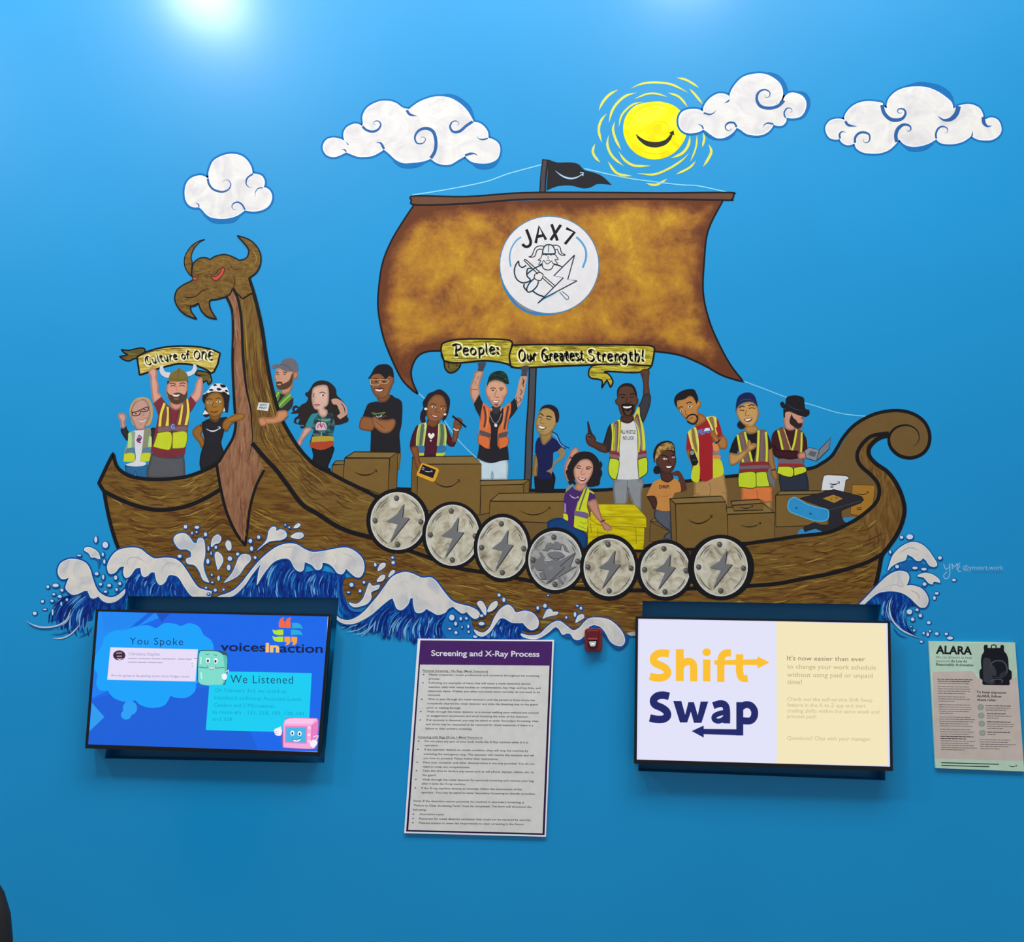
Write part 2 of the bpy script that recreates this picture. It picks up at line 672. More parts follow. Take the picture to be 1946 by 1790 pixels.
# broad-nib letter skeletons: (width, strokes), x-height 0.6, cap height 1
NIB = {
    'P': (.62, [[(.18, .98), (.24, .7), (.2, .3), (.22, .0)], [(.08, .0), (.36, .02)], [(-.05, .86), (.1, .96), (.3, 1.0), (.55, .9), (.58, .65), (.42, .5), (.25, .5)]]),
    'e': (.42, [[(.08, .34), (.36, .42), (.34, .6), (.16, .62), (.04, .4), (.06, .14), (.2, .02), (.4, .12)]]),
    'o': (.46, [[(.2, .6), (.05, .42), (.06, .15), (.22, .02), (.4, .18), (.4, .45), (.2, .6)]]),
    'p': (.46, [[(.02, .6), (.1, .52), (.1, .1), (.1, -.28)], [(.12, .5), (.3, .62), (.44, .4), (.36, .1), (.12, .06)]]),
    'l': (.18, [[(.06, 1.0), (.08, .6), (.08, .12), (.18, .02)]]),
    ':': (.16, [[(.02, .50), (.12, .54), (.13, .42), (.03, .44)], [(.02, .1), (.12, .14), (.13, .02), (.03, .04)]]),
    'O': (.72, [[(.38, .98), (.12, .75), (.1, .3), (.36, .0), (.62, .25), (.62, .7), (.38, .98)]]),
    'u': (.46, [[(.02, .6), (.08, .5), (.08, .15), (.22, .03), (.38, .15)], [(.36, .6), (.38, .5), (.38, .1), (.46, .02)]]),
    'r': (.32, [[(.02, .58), (.08, .5), (.08, .02)], [(.1, .42), (.22, .6), (.34, .54)]]),
    'G': (.68, [[(.62, .82), (.42, 1.0), (.15, .8), (.1, .3), (.3, .0), (.56, .1), (.6, .42)], [(.36, .46), (.66, .44)], [(.2, .62), (.4, .6)]]),
    'a': (.44, [[(.06, .52), (.2, .62), (.34, .5), (.34, .12), (.44, .02)], [(.34, .34), (.12, .34), (.06, .14), (.18, .02), (.34, .14)]]),
    't': (.32, [[(.12, .84), (.12, .2), (.2, .03), (.32, .08)], [(-.02, .6), (.3, .62)]]),
    's': (.36, [[(.34, .52), (.2, .62), (.06, .5), (.14, .34), (.3, .26), (.32, .1), (.16, .0), (.02, .1)]]),
    'S': (.62, [[(.58, .86), (.38, 1.0), (.14, .86), (.18, .62), (.46, .46), (.54, .2), (.34, .0), (.08, .08), (.04, .24)], [(.3, .9), (.26, .7)]]),
    'n': (.46, [[(.02, .58), (.08, .5), (.08, .02)], [(.1, .46), (.26, .62), (.38, .48), (.38, .1), (.46, .02)]]),
    'g': (.46, [[(.36, .5), (.18, .62), (.05, .42), (.08, .16), (.24, .06), (.36, .2)], [(.38, .6), (.38, .0), (.3, -.24), (.1, -.26), (.04, -.14)]]),
    'h': (.46, [[(.06, 1.0), (.08, .6), (.08, .02)], [(.1, .46), (.26, .62), (.38, .44), (.36, .1), (.26, -.08)]]),
    '!': (.2, [[(.12, 1.0), (.08, .6), (.08, .32)], [(.02, .1), (.12, .14), (.13, .02), (.03, .04)]]),
    'C': (.66, [[(.6, .82), (.44, 1.0), (.18, .84), (.08, .45), (.2, .1), (.44, .0), (.62, .14)], [(.36, .86), (.3, .5)]]),
    'f': (.3, [[(.34, .92), (.2, .98), (.12, .8), (.1, .02)], [(-.02, .58), (.28, .6)]]),
    'N': (.62, [[(.04, .86), (.1, .8), (.1, .0)], [(.12, .66), (.3, .9), (.5, .74), (.5, .1), (.6, .0)]]),
    'E': (.58, [[(.5, .86), (.24, .98), (.08, .7), (.1, .25), (.3, .0), (.54, .12)], [(.1, .5), (.46, .54)]]),
}

# ---------------------------------------------------------------- setting: wall with two recesses, floor
HOLES[:] = [[(243, 1133), (644, 1136), (616, 1450), (199, 1441)], [(1221, 1142), (1674.5, 1149), (1682.5, 1483), (1213, 1465)]]


def mesh_obj(name, V, F, mats, parent=None, mi=None, loc=None):
    me = bpy.data.meshes.new(name)
    l = loc or Vector((0, 0, 0))
    me.from_pydata([tuple(Vector(v) - l) for v in V], [], F)
    for k in (mats if isinstance(mats, list) else [mats]):
        me.materials.append(k)
    if mi:
        me.polygons.foreach_set('material_index', mi)
    o = bpy.data.objects.new(name, me)
    if parent:
        o.parent = parent
    else:
        o.location = l
    COL.objects.link(o)
    return o


bm_floor = mesh_obj('floor', [(-8, -9, 0), (8, -9, 0), (8, 0.3, 0), (-8, 0.3, 0), (-8, -9, -.1), (8, -9, -.1), (8, .3, -.1), (-8, .3, -.1)],
                    [(0, 1, 2, 3), (7, 6, 5, 4), (0, 4, 5, 1), (1, 5, 6, 2), (2, 6, 7, 3), (3, 7, 4, 0)], plain('floor_concrete', '#8c8c88', 0.45))
bm_floor['kind'] = 'structure'

REC = 0.10
outer = [Vector((-8, 0, 0)), Vector((8, 0, 0)), Vector((8, 0, 9.5)), Vector((-8, 0, 9.5))]
hl = [[wp(x, y) for x, y in q] for q in HOLES]
loops = [outer] + hl
V = [tuple(p) for L in loops for p in L]
F = [tuple(t) for t in tessellate_polygon(loops)]
for q in hl:
    k = len(V)
    V += [tuple(p) for p in q] + [(p.x, REC, p.z) for p in q]
    F += [(k + i, k + (i + 1) % 4, k + 4 + (i + 1) % 4, k + 4 + i) for i in range(4)] + [(k + 4, k + 5, k + 6, k + 7)]
k = len(V)
V += [(-8, .3, 0), (8, .3, 0), (8, .3, 9.5), (-8, .3, 9.5)]
F += [(k, k + 3, k + 2, k + 1), (0, k, k + 1, 1), (1, k + 1, k + 2, 2), (2, k + 2, k + 3, 3), (3, k + 3, k, 0)]
wall = mesh_obj('wall_back', V, F, special('wall_blue'))
wall['kind'] = 'structure'

# ================================================================ the mural
BLK, BLU, NAV = '19171a', '1470b4', '0b3f8c'


def cloud(label, base, c, outline, halo, swirls, extra=()):
    t = Thing('painted_cloud', label, 'painted cloud', base, 'clouds painted on the blue wall')
    ctx(*c)
    t.part('cloud_outline')
    t.s('1470b4', outline, halo, closed=True)
    for pts, w in extra:
        t.s('1470b4', pts, w, 'b')
    t.part('cloud_body')
    t.f('cloud_white', outline)
    t.s('eef1f7', outline, 9, closed=True)
    for pts, w in swirls:
        t.part('swirl')
        t.s('2a5f9e', pts, w, 'e')
    t.done()


A = (320, 270, 4.972)
sun = Thing('painted_sun', 'smiling yellow sun with swirling dashes of rays, partly behind a cloud', 'painted sun', (1243, 304))
ctx(1100, 120, 4.2304)
sun.part('disc')
sun.f('sun_yellow', '620,308 700,318 770,345 825,395 860,470 868,540 852,610 800,690 720,750 620,775 530,762 450,720 390,650 358,560 365,460 410,380 480,330')
sun.s('d8c800', '420,420 520,350 640,335 740,360', 5, 'b').s('dccb00', '430,640 520,710 640,730 750,690', 5, 'b').s('e0d000', '560,520 620,470 700,480 720,550 640,580', 5, 'b')
sun.part('smile')
sun.f('2c2a20', '!458,568 500,600 560,628 640,632 700,612 !738,570 !725,560 !762,540 !768,582 !755,575 735,620 690,660 620,678 550,668 500,635 470,600')
for pts, w in [('415,205 500,168 600,155 720,165 800,195 880,240', 18), ('785,118 850,130 910,160 965,198', 18), ('890,205 940,260 995,330', 18), ('315,215 250,250 195,310 160,380', 20),
               ('465,238 380,262 310,320 265,390 242,480', 20), ('445,290 540,250 620,245 715,272', 15), ('715,238 790,262 835,300 875,355', 18), ('515,312 440,330 380,375 340,430 322,510', 16),
               ('225,405 180,460 160,540 185,640', 20), ('290,470 275,530 295,610 340,700', 20), ('240,580 230,660 270,750 360,828', 20), ('130,648 112,710 135,760 172,798', 20),
               ('320,710 370,780 450,825 575,825', 20), ('235,790 280,860 330,895 430,908', 20), ('470,885 600,895 720,850 830,780 885,722', 18), ('740,765 830,725 880,660 895,580', 22),
               ('950,575 945,660 920,740 895,790', 14), ('1000,560 1008,610 992,675', 18), ('1045,655 1065,710 1040,770 1000,832', 22), ('940,785 890,840 780,895', 18), ('540,965 620,978 712,930', 20)]:
    sun.part('ray')
    sun.s('e3e060', pts, w, 'b')
sun.done()

cloud('smallest white cloud, left of the others and above the horned dragon head', (434, 415), A,
      '!385,335 385,280 420,190 480,145 560,118 640,118 710,145 760,200 785,255 !790,300 830,305 880,322 905,365 905,400 !893,428 940,445 972,490 972,550 940,605 880,640 800,652 !722,640 '
      '650,690 570,715 490,720 410,710 360,680 325,640 !290,610 240,612 195,590 165,540 158,460 175,390 215,345 270,322 320,320 !372,345', 48,
      [('372,345 385,400 430,450 510,470 570,445 590,395 560,358 525,362 512,380', 20), ('722,640 700,595 660,568 615,580 600,615 625,642 645,632', 16), ('800,300 745,340 735,395 765,428 795,425', 16),
       ('893,430 845,440 820,480 825,520', 10), ('290,612 285,590 255,570', 12)],
      [('330,690 420,745 520,755 620,738 700,675', 34)])

cloud('widest white cloud with five curls, above the top left end of the sail', (790, 312), (590, 160, 4.865),
      '!912,235 1000,170 1100,130 1190,115 1290,130 1380,180 1450,250 !1500,335 !1500,352 1560,362 1610,400 1638,450 !1640,498 1690,515 1735,550 1750,610 1730,680 1680,715 1610,730 1520,722 1470,700 !1430,660 '
      '1360,700 1300,735 1240,742 1170,725 !1112,685 1040,710 950,722 860,725 790,695 730,640 !680,600 '
      '600,648 540,665 450,668 390,650 !330,625 270,655 210,670 150,650 120,600 125,550 160,510 220,498 290,515 !345,550 315,510 310,450 340,400 400,370 440,372 !480,392 !490,360 485,300 510,240 560,195 640,162 720,158 790,178 850,220',
      44, [('480,390 520,425 580,438 630,415 650,370 625,340 590,345 585,370 605,375', 22), ('890,240 920,280 990,296', 24), ('1112,685 1150,620 1160,530 1135,440 1070,408 1000,430 965,490 985,545 1040,545 1065,505 1030,485 1020,508', 30),
           ('1500,345 1440,385 1380,435 1320,440 1290,395 1310,350 1350,340 1375,365 1355,383', 26), ('1640,500 1590,512 1550,500 1535,482', 14), ('1430,660 1480,642 1525,645 1545,665', 22),
           ('680,600 650,545 605,540', 22), ('330,625 315,605 288,602', 14), ('350,560 330,535', 14)],
      [('760,710 850,755 950,758 1080,720', 34), ('1480,720 1560,765 1680,755 1765,660', 36), ('1160,110 1320,115 1450,200 1520,320', 40)])

cloud('white cloud that overlaps the right side of the yellow sun', (1410, 262), (1100, 120, 4.2304),
      '!1208,300 1225,230 1270,160 1330,110 1420,88 1500,92 1570,125 1620,175 1638,240 1620,300 1580,325 !1640,315 1660,270 1700,242 1750,245 1800,270 1825,320 1815,380 1780,425 1720,440 !1660,432 1665,460 1640,495 1600,500 !1565,490 '
      '1530,540 1480,570 1420,578 1350,565 1300,530 !1268,515 1230,560 1170,595 1110,598 1060,570 1020,540 !1000,530 960,550 900,560 850,550 815,515 805,460 820,410 860,380 920,372 970,378 !1003,400 1008,350 1050,290 1110,252 1160,248 !1200,262',
      40, [('1650,300 1600,345 1530,362 1460,345 1430,290 1445,235 1495,212 1535,235 1530,270 1500,275 1495,250', 26), ('1662,440 1650,400 1675,362 1710,368 1712,392 1690,395', 12), ('1003,400 1050,412 1085,400 1105,375', 14),
           ('1268,515 1250,482 1210,478 1180,500 1185,535 1215,540 1228,520', 16), ('1565,490 1520,482 1490,495 1480,520', 14), ('1000,530 990,505 955,488', 12), ('1208,300 1190,312 1168,322', 12)],
      [('1520,70 1620,130 1665,220 1660,300', 36), ('1000,560 1080,605 1180,610 1260,570', 16), ('1720,222 1820,250 1850,330 1800,430 1690,460', 24)])

cloud('white cloud farthest to the right on the wall', (1735, 292), (1540, 140, 4.865),
      '!663,300 665,275 600,262 520,258 440,275 370,320 325,380 318,420 !325,440 300,425 240,420 180,440 145,490 150,545 180,590 230,605 !275,600 290,630 330,655 370,655 !410,640 430,690 490,725 570,735 650,730 720,705 770,665 !800,632 '
      '!820,600 870,650 940,672 1020,665 1100,640 !1165,600 1200,635 1260,648 1340,645 1420,620 !1490,570 1530,598 1590,612 1670,610 1730,580 1762,530 1755,470 1725,425 1670,408 !1625,425 !1595,410 1590,370 1560,320 1500,290 1440,285 !1370,300 '
      '!1318,330 1305,270 1260,225 1180,170 1080,130 970,122 870,135 790,170 730,230 710,290 !715,330', 42,
      [('663,290 680,360 730,415 790,430 850,415 880,370 865,330 820,325 805,350 830,368 850,355', 34), ('1370,300 1350,370 1300,420 1240,430 1200,410 1180,390', 44), ('1600,400 1605,455 1640,488 1678,480', 34),
       ('325,440 350,475 430,488', 24), ('275,600 270,560 295,535 330,545', 18), ('412,640 415,590 450,550 500,543 545,565 545,620 510,640 485,615 500,600', 22), ('800,632 790,570 810,510 860,472 915,480 930,515 905,535 890,520', 34),
       ('1165,600 1160,560 1180,510 1220,488 1265,505 1265,545 1235,545', 18), ('1495,575 1500,528', 16)],
      [('880,110 1020,98 1180,125 1290,200 1335,290', 46), ('840,650 930,700 1040,695 1140,650', 34), ('1560,625 1680,622 1770,560', 20)])

# ---------------------------------------------------------------- the ship: what lies behind the crew
ship = Thing('painted_ship', 'brown longship with a horned dragon head and one square sail, painted across the wall', 'painted ship', (900, 1140))
ship.clip = True
ctx(700, 290, 2.7028)
ship.part('rigging', label='thin pale blue rigging lines')
for q in ('225,218 400,190 600,150 720,108 890,62', '1110,82 1300,125 1430,145 1600,165 1700,172 1850,205'):
    ship.s('8fd8fa', q, 6)
ctx(0, 0, 1)
ship.s('7fd0f5', '793,745 830,780 870,835 905,870', 2).s('7fd0f5', '1412,724 1450,738 1500,757 1545,770 1600,786 1660,792', 2)
ctx(700, 290, 2.7028)
ship.part('mast', label='dark grey mast')
ship.s('1c1a1c', '845,1090 838,1290 828,1440 822,1620 815,1760', 42)
ship.s('4b4a50', '845,1090 838,1290 828,1440 822,1620 815,1760', 27)
ship.part('flag_pole')
ship.s(BLK, '910,35 900,120 895,200', 34)
ship.s('4a4448', '908,40 898,120 894,200', 20)
ship.part('flag', label='black flag with a pale curved arrow')
ship.f('242226', '!925,35 970,50 1040,50 1080,60 1110,90 1150,100 1200,120 !1250,165 1180,160 1140,178 1100,182 1040,168 970,172 !915,195')
ship.smile('a9cfe8', 960, 92, 1102, 108, 32, 9)
ship.part('sail', label='mottled ochre and rust sail')
SAIL = '!235,268 180,350 120,450 75,560 55,680 50,800 75,940 120,1060 170,1160 220,1215 !255,1240 225,1170 222,1110 250,1050 300,1022 !380,1018 !740,1060 !1200,1020 !1480,1025 1600,1045 1720,1095 1820,1150 !1928,1178 1860,1090 1800,980 1750,860 1720,720 1725,560 1745,400 !1820,248 1500,240 900,244 500,262'
ship.softpoly(smooth(*parse(SAIL), True), 'sailcloth', 40)
ship.part('sail_outline', label='dark painted outline of the sail')
ship.s(BLK, '!235,268 180,350 120,450 75,560 55,680 50,800 75,940 120,1060 170,1160 220,1215 !255,1240 225,1170 222,1110 250,1050 300,1022 !380,1018', 9)
ship.s(BLK, '1470,1020 1600,1040 1720,1090 1820,1145 !1928,1178 1860,1090 1800,980 1750,860 1720,720 1725,560 1745,400 !1820,248', 9)
em = ship.part('sail_emblem', label='round white emblem lettered JAX7 with a line-drawn axe bearer')
ctx(930, 400, 8.461)
ship.s('3f7fb5', '175,700 170,850 190,1050 270,1290 420,1500 600,1620 800,1665 1050,1650 1280,1570 1480,1430 1640,1240', 46, 'b')
ship.e_('5a86a8', 963, 875, 806, 790, 0, 48)
ship.e_('e6e2e2', 963, 875, 790, 774, 0, 48)
ship.part('emblem_lettering', under=em)
for q in ('!595,305 640,420 665,500 650,560 600,585 560,570 530,540', '745,525 !800,255 !910,470', '775,420 870,400', '1000,220 1095,485', '1150,230 985,475', '1235,285 !1370,350 !1215,540'):
    ship.s('1b1a1c', q, 46, sm=(q[0] == '!'))
ship.part('emblem_drawing', under=em)
ship.s('5aa0cc', '510,425 420,500 350,620 325,760 345,905', 24).s('5aa0cc', '1400,425 1490,520 1550,640 1550,780 1500,920', 34)
ship.f('8fc4e6', '!750,1520 !880,1380 !1100,1320 !1020,1370 !870,1440', sm=False)
DRAWN = (('850,690 870,600 910,555 960,548 1010,560 1045,620 1055,685 950,700 850,690', 14), ('955,560 950,670', 10), ('850,700 1055,698', 18),
             ('880,575 800,570 740,600 710,660 680,730 630,745 700,750 740,720 760,650 800,620 850,625', 12), ('1020,560 1090,560 1140,600 1160,680 1225,715 1170,720 1120,690 1090,620 1050,640', 12),
             ('850,700 830,760 780,800 830,800 790,870 850,850 870,800 930,860 1000,810 1020,850 1100,860 1050,790 1110,790 1050,700', 10), ('900,712 925,712', 14), ('980,712 1000,712', 14), ('945,730 940,770 960,768', 7), ('915,800 975,800', 7),
             ('850,860 860,920 920,955 990,945 1030,880', 12), ('850,870 740,920 640,990 600,1030', 14), ('1030,865 1110,880 1170,905', 14),
             ('555,800 !780,1020', 12), ('590,790 !820,1000', 12), ('555,800 570,785 600,800', 12), ('860,1090 1030,1240', 12), ('880,1060 1060,1215', 12),
             ('470,810 420,880 400,980 430,1090 500,1150 570,1160 660,1120 610,1060 600,1000 620,930 680,930', 15), ('470,810 480,880 530,915 590,880', 14),
             ('735,1020 720,1080 770,1120 820,1125 860,1070 865,1030 810,995 740,1020', 12), ('720,1090 640,1170 600,1260 620,1310 690,1290 760,1220 790,1140', 14), ('560,1180 550,1220 600,1290', 16), ('690,1290 780,1350 880,1385', 16))
for q, w in DRAWN:
    if w >= 14:
        ship.s('8cc4e8', [tuple(a + 5 for a in map(float, p.lstrip('!').split(','))) for p in q.split()], w * 1.6)
for q, w in DRAWN:
    ship.s('23242a', q, w * 1.3)
ship.s('2a3a52', '!1370,715 !1260,1110 !1410,1130 !860,1420 !780,1490 !1190,1080 !1035,1050 !1370,715', 18, sm=False)
ship.s('3d668c', '1130,1310 1240,1430 1280,1420 1270,1380 1170,1300', 12)
ctx(700, 290, 2.7028)
ship.part('yard', label='dark brown yard across the top of the sail')
ship.fo('6b4836', '240,222 500,226 800,206 1200,205 1500,207 1850,205 1876,215 1868,240 1840,244 1500,238 1200,238 800,240 500,262 245,268 222,245', 9, BLK)

# hull inside, seen behind the crew
ctx(0, 0, 1)
ship.part('hull_inside', label='plain brown far side of the hull')
ship.f('745931', '!640,905 720,925 760,935 !800,927 !1100,935 1200,927 1350,910 1420,907 !1440,903 1540,890 1573,878 1590,860 1605,835 1625,808 1650,793 1700,781 1737,785 1758,800 1767,825 1764,850 1748,868 1730,872 1708,865 1693,850 1688,832 '
       '1692,822 !1689,824 1658,829 1640,842 1630,860 1632,876 1650,898 1668,915 1673,938 1665,957 1640,980 1600,1003 1570,1020 !1440,1040 !1100,1090 !850,1010 !700,990')
ship.s(BLK, '740,927 790,930 1100,932 1200,926 1350,909 1440,900 1535,891 1562,880 1580,867 1592,849 1602,832 1619,812 1640,797 1668,785 1702,780 1732,785 1755,800 1766,822 1765,845 1753,862 1732,870 1710,866 1694,852 1689,836 1693,822 1706,811 1725,808 1742,817 1747,832 1742,843 1735,848', 6.5, 'x')
ship.done()

# ---------------------------------------------------------------- ribbons with mottoes
rb = Thing('painted_ribbon', 'yellow scroll lettered Culture of ONE, held up by the man in the horned helmet', 'painted banner', (330, 712), 'scrolls held up by the crew')
ctx(220, 650, 8.524)
rb.part('folded_end', label='dark olive folded end')
rb.fo('ribbon_dark', '!480,150 460,105 400,95 300,115 200,135 !90,120 130,170 190,205 !60,235 140,290 220,305 290,270 !350,265', 24)
rb.fo('ribbon_dark', '!1330,460 1290,520 1350,545 1400,590 1410,640 !1390,670 1440,640 1470,620 !1500,690 1550,640 1545,570 1500,500', 22)
rb.part('band')
rb.fo('ribbon_tan', '!345,240 500,160 700,100 900,72 1100,65 1350,80 1550,120 !1690,180 !1650,360 !1590,480 !1545,505 1450,440 1300,380 1150,355 1000,352 850,385 700,425 550,480 430,520 !385,530', 30)
for q in ('420,220 600,150 900,110 1200,100', '1300,120 1500,150 1650,200', '380,300 470,285', '1560,280 1640,270', '1400,400 1600,420', '1590,340 1640,330', '380,420 470,390', '390,470 560,430'):
    rb.s('5b3f1a', q, 14, 'b')
rb.part('lettering')
rb.nib('1d1708', 'f6efc4', 'Culture of ONE', 490, 385, 1590, 300, 140, curve=58, wk=1.3)
rb.done()

rb = Thing('painted_ribbon', 'long yellow-green scroll lettered People: Our Greatest Strength!, below the sail', 'painted banner', (1040, 700), 'scrolls held up by the crew')
ctx(820, 630, 4.4227)
rb.part('folded_end', label='rolled and forked olive ends')
rb.fo('ribbon_dark', '85,190 105,250 115,310 150,345 200,335 240,290 !245,250 180,235', 13)
rb.s(BLK, '150,310 140,270 180,255 215,275 205,305 175,300', 7, 'e')
rb.fo('ribbon', '!1860,260 1830,310 1770,335 1690,345 1500,335 !1450,340 1490,360 1525,420 !1505,470 !1475,405 !1430,475 1430,410 1340,390 1320,350 1340,300 1420,278', 13)
rb.part('band')
rb.fo('ribbon', '!90,100 180,72 350,62 550,65 660,75 !680,100 660,200 665,290 !700,300 600,262 450,245 300,258 180,262 !105,245 80,160', 15)
rb.fo('ribbon', '!680,115 900,110 1300,108 1700,115 1850,122 !1875,150 1865,220 !1850,290 1600,275 1200,285 900,298 720,305 !665,285 655,200', 15)
for q, w in (('300,90 500,84 640,95', 7), ('120,120 200,108', 8), ('110,180 170,172', 7), ('150,225 300,228 450,222', 7), ('560,190 640,180', 7), ('1000,125 1300,120 1600,128', 8), ('690,150 720,148', 8), ('1150,262 1400,255 1700,262', 7), ('1800,180 1855,175', 8),
             ('1790,230 1840,225', 8), ('690,240 720,235', 8), ('800,280 1000,275', 7)):
    rb.s('4f4a14', q, w, 'b')
rb.part('lettering')
rb.nib('1d1708', 'f4eeb0', 'People:', 185, 205, 580, 190, 98, wk=1.25)
rb.part('lettering')
rb.nib('1d1708', 'f4eeb0', 'Our Greatest', 730, 250, 1290, 246, 100, wk=1.25)
rb.part('lettering')
rb.nib('1d1708', 'f4eeb0', 'Strength!', 1310, 250, 1800, 250, 98, wk=1.25)
rb.done()

# ---------------------------------------------------------------- the crew, left to right
CREW = 'crew members painted on the ship'


def person(label, bx, by):
    t = Thing('painted_person', label, 'painted person', (bx, by), CREW)
    t.clip = True
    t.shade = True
    return t


VY, VO, VBR, VGR = 'd9e02a', 'e8763a', '76503f', '6f6a72'

# woman with glasses at the bow
q = person('short-haired blonde woman in dark glasses and yellow vest, waving at the bow', 262, 905)
ctx(180, 640, 5.966)
q.part('trousers'); q.f('2a6a9a', '!340,1460 350,1530 430,1570 !440,1585 !460,1520 !480,1585 600,1600 !600,1450', False)
q.part('raised_arm'); q.f('2c2b33', '300,1050 330,1120 380,1180 !385,1090 355,1040 345,1000')
q.part('sleeve'); q.f('2c2b33', '640,1040 690,1040 700,1090 680,1160 !650,1250 !630,1140')
q.part('waving_hand'); q.f('d3a094', '305,1035 300,960 270,900 280,860 300,880 315,855 330,880 348,880 350,930 335,970 345,1020')
q.part('shirt'); q.f('dcdcdf', '!450,1060 500,1060 600,1045 570,1120 540,1280 560,1400 580,1450 470,1470 350,1450 460,1400 455,1250')
q.f('b0304a', '500,1110 530,1130 520,1150 490,1145 470,1170 490,1200 530,1205 520,1190 490,1175 500,1160 530,1165 535,1150 500,1130 480,1150').f('4a3f8f', '495,1140 525,1150 520,1180 490,1180 480,1160')
q.part('vest'); q.f('9aa58c', '!440,1060 460,1080 450,1200 440,1300 !330,1320 370,1200 !385,1090').f('8c8f72', '!560,1050 630,1035 640,1150 640,1260 !530,1320 545,1200')
q.f('b8dd8c', '!380,1095 415,1090 415,1260 !375,1265').f('b8dd8c', '!615,1130 645,1135 640,1245 !605,1245').f('5f7f92', '!365,1265 450,1258 440,1310 !335,1318').f('5f7f92', '!550,1262 650,1255 640,1310 !530,1315')
q.fo('cfd431', '!335,1325 440,1320 445,1410 !325,1415', 4, 'a6b02c').fo('cfd431', '!530,1320 630,1320 620,1408 !515,1410', 4, 'a6b02c')
q.part('hair', label='short blond hair'); q.f('c2a06e', '470,700 540,685 610,700 650,770 660,860 645,960 600,1010 450,1010 410,930 395,850 410,770')
q.part('head'); q.f('c99a8a', '480,720 540,705 590,730 620,800 630,880 600,960 570,1020 !560,1050 510,1060 !470,1045 440,980 415,930 410,870 425,790')
q.s('c2a06e', '430,760 480,715 560,695 620,740 645,830', 20, 'b')
q.part('glasses'); q.s('3a2230', '425,865 430,890 470,895 510,880 520,845 560,850 600,835 610,800 580,800 520,830 470,850 420,858', 11).s('3a2230', '412,840 430,870', 8)
q.part('face'); q.e_('4a4a58', 465, 870, 14, 8, -10).e_('4a4a58', 565, 825, 14, 8, -10).s('b2766a', '540,860 555,890 530,900', 8).f('ece0da', '490,935 540,950 595,920 570,950 530,965').s('a05a58', '485,930 540,948 600,915', 7).s('b98072', '500,990 540,995', 7)
q.done()

# man in the horned helmet
q = person('bearded man in a horned helmet holding up the Culture of ONE scroll', 318, 905)
q.part('trousers', label='dark grey trousers'); q.f('5b5b5f', '!640,1320 740,1360 960,1370 !1010,1330 1020,1450 1005,1600 !800,1600 600,1590 !610,1450')
q.part('arm'); q.f('e0a08c', '!610,400 635,360 660,350 690,365 700,420 690,450 715,540 720,640 755,690 !670,755 650,640 640,520 640,450')
q.part('arm'); q.f('e0a08c', '!1180,455 1215,460 1220,520 1215,620 1190,700 !1140,750 !1080,690 1130,620 1150,540')
q.part('shirt', label='maroon t-shirt'); q.f('7c2f3b', '!755,680 800,740 850,790 900,820 960,815 1020,770 1050,720 !1085,670 1120,710 !1150,750 1110,820 !1080,860 !1050,860 1040,1100 1025,1310 990,1350 850,1370 720,1360 !635,1300 !720,900 700,830 !665,755')
q.part('vest')
q.f('7a4a3c', '!790,740 830,780 !850,800 !855,1000 !850,1100 !720,1090 !725,900 760,800').f('7a4a3c', '!1000,760 1040,700 !1080,860 !1050,1080 !940,1085 !930,1000 950,860')
q.f('7f6467', '!720,1030 850,1020 !865,1065 !715,1078').f('7f6467', '!910,1018 1040,1020 !1035,1065 !905,1065')
for s_ in ('!780,745 !805,760 765,880 !752,1015 !722,1018 740,870', '!815,790 !840,800 840,900 !838,1010 !803,1010 820,880', '!985,765 !1005,770 990,900 !970,1000 !945,995 970,870', '!1040,710 !1058,705 1075,860 !1048,1002 !1018,1000 1045,860'):
    q.f('e8d84a', s_)
q.fo('c9d42c', '!712,1090 865,1085 858,1268 760,1272 !662,1245 690,1160', 7, '6d6a20').fo('c9d42c', '!885,1085 1038,1078 1030,1240 950,1265 !880,1265', 7, '6d6a20')
q.s('6d2030', '845,800 860,900 870,1000 872,1100', 8).s('6d2030', '955,820 920,940 885,1010', 8)
q.part('badge', label='round blue badge on a lanyard'); q.e_('4b5f95', 884, 1022, 30, 42).s('a9b5d8', '905,1000 880,995 868,1020 880,1045 903,1040 903,1022 885,1022', 9)
q.part('neck'); q.f('d9937c', '!850,740 980,740 970,800 920,825 !870,800')
q.part('head'); q.f('dd9c84', '815,570 830,520 870,500 1040,500 1050,560 1050,640 1030,700 990,745 930,765 870,745 830,690 812,630')
q.part('beard', label='dark brown beard'); q.f('54402f', '!812,600 835,640 870,660 900,640 950,630 990,645 1020,655 !1050,600 1045,670 1020,720 980,750 930,768 880,750 840,700')
q.f('ecd9d0', '875,652 930,658 965,650 950,675 900,678').s('a06a55', '900,700 930,705 950,700', 14)
q.part('face'); q.s('4a3328', '850,535 880,525 920,540', 11).s('4a3328', '960,535 1000,522 1030,535', 11).s('38241d', '860,560 890,550 915,562', 9).s('38241d', '960,560 990,548 1020,560', 9).s('c07a66', '935,560 925,600 940,615 960,605', 8)
q.part('helmet', label='olive helmet with white horns'); q.f('7d6c32', '!835,500 845,440 880,400 920,380 !955,350 1000,380 1040,420 1060,470 !1045,500 930,508').s('5d5026', '955,360 945,440 940,500', 6).s('5d5026', '850,470 950,490 1050,470', 6)
q.f('3d3020', '!820,500 850,505 845,520 !825,540').f('3d3020', '!1045,495 1058,500 !1055,540')
q.part('horn'); q.f('d9d6dc', '!860,405 800,395 780,360 !775,320 745,330 735,380 755,430 800,460 !835,468')
q.part('horn'); q.f('d9d6dc', '!1035,400 1090,385 1115,350 !1115,310 1145,315 1158,355 1140,405 1100,435 !1060,450')
q.done()

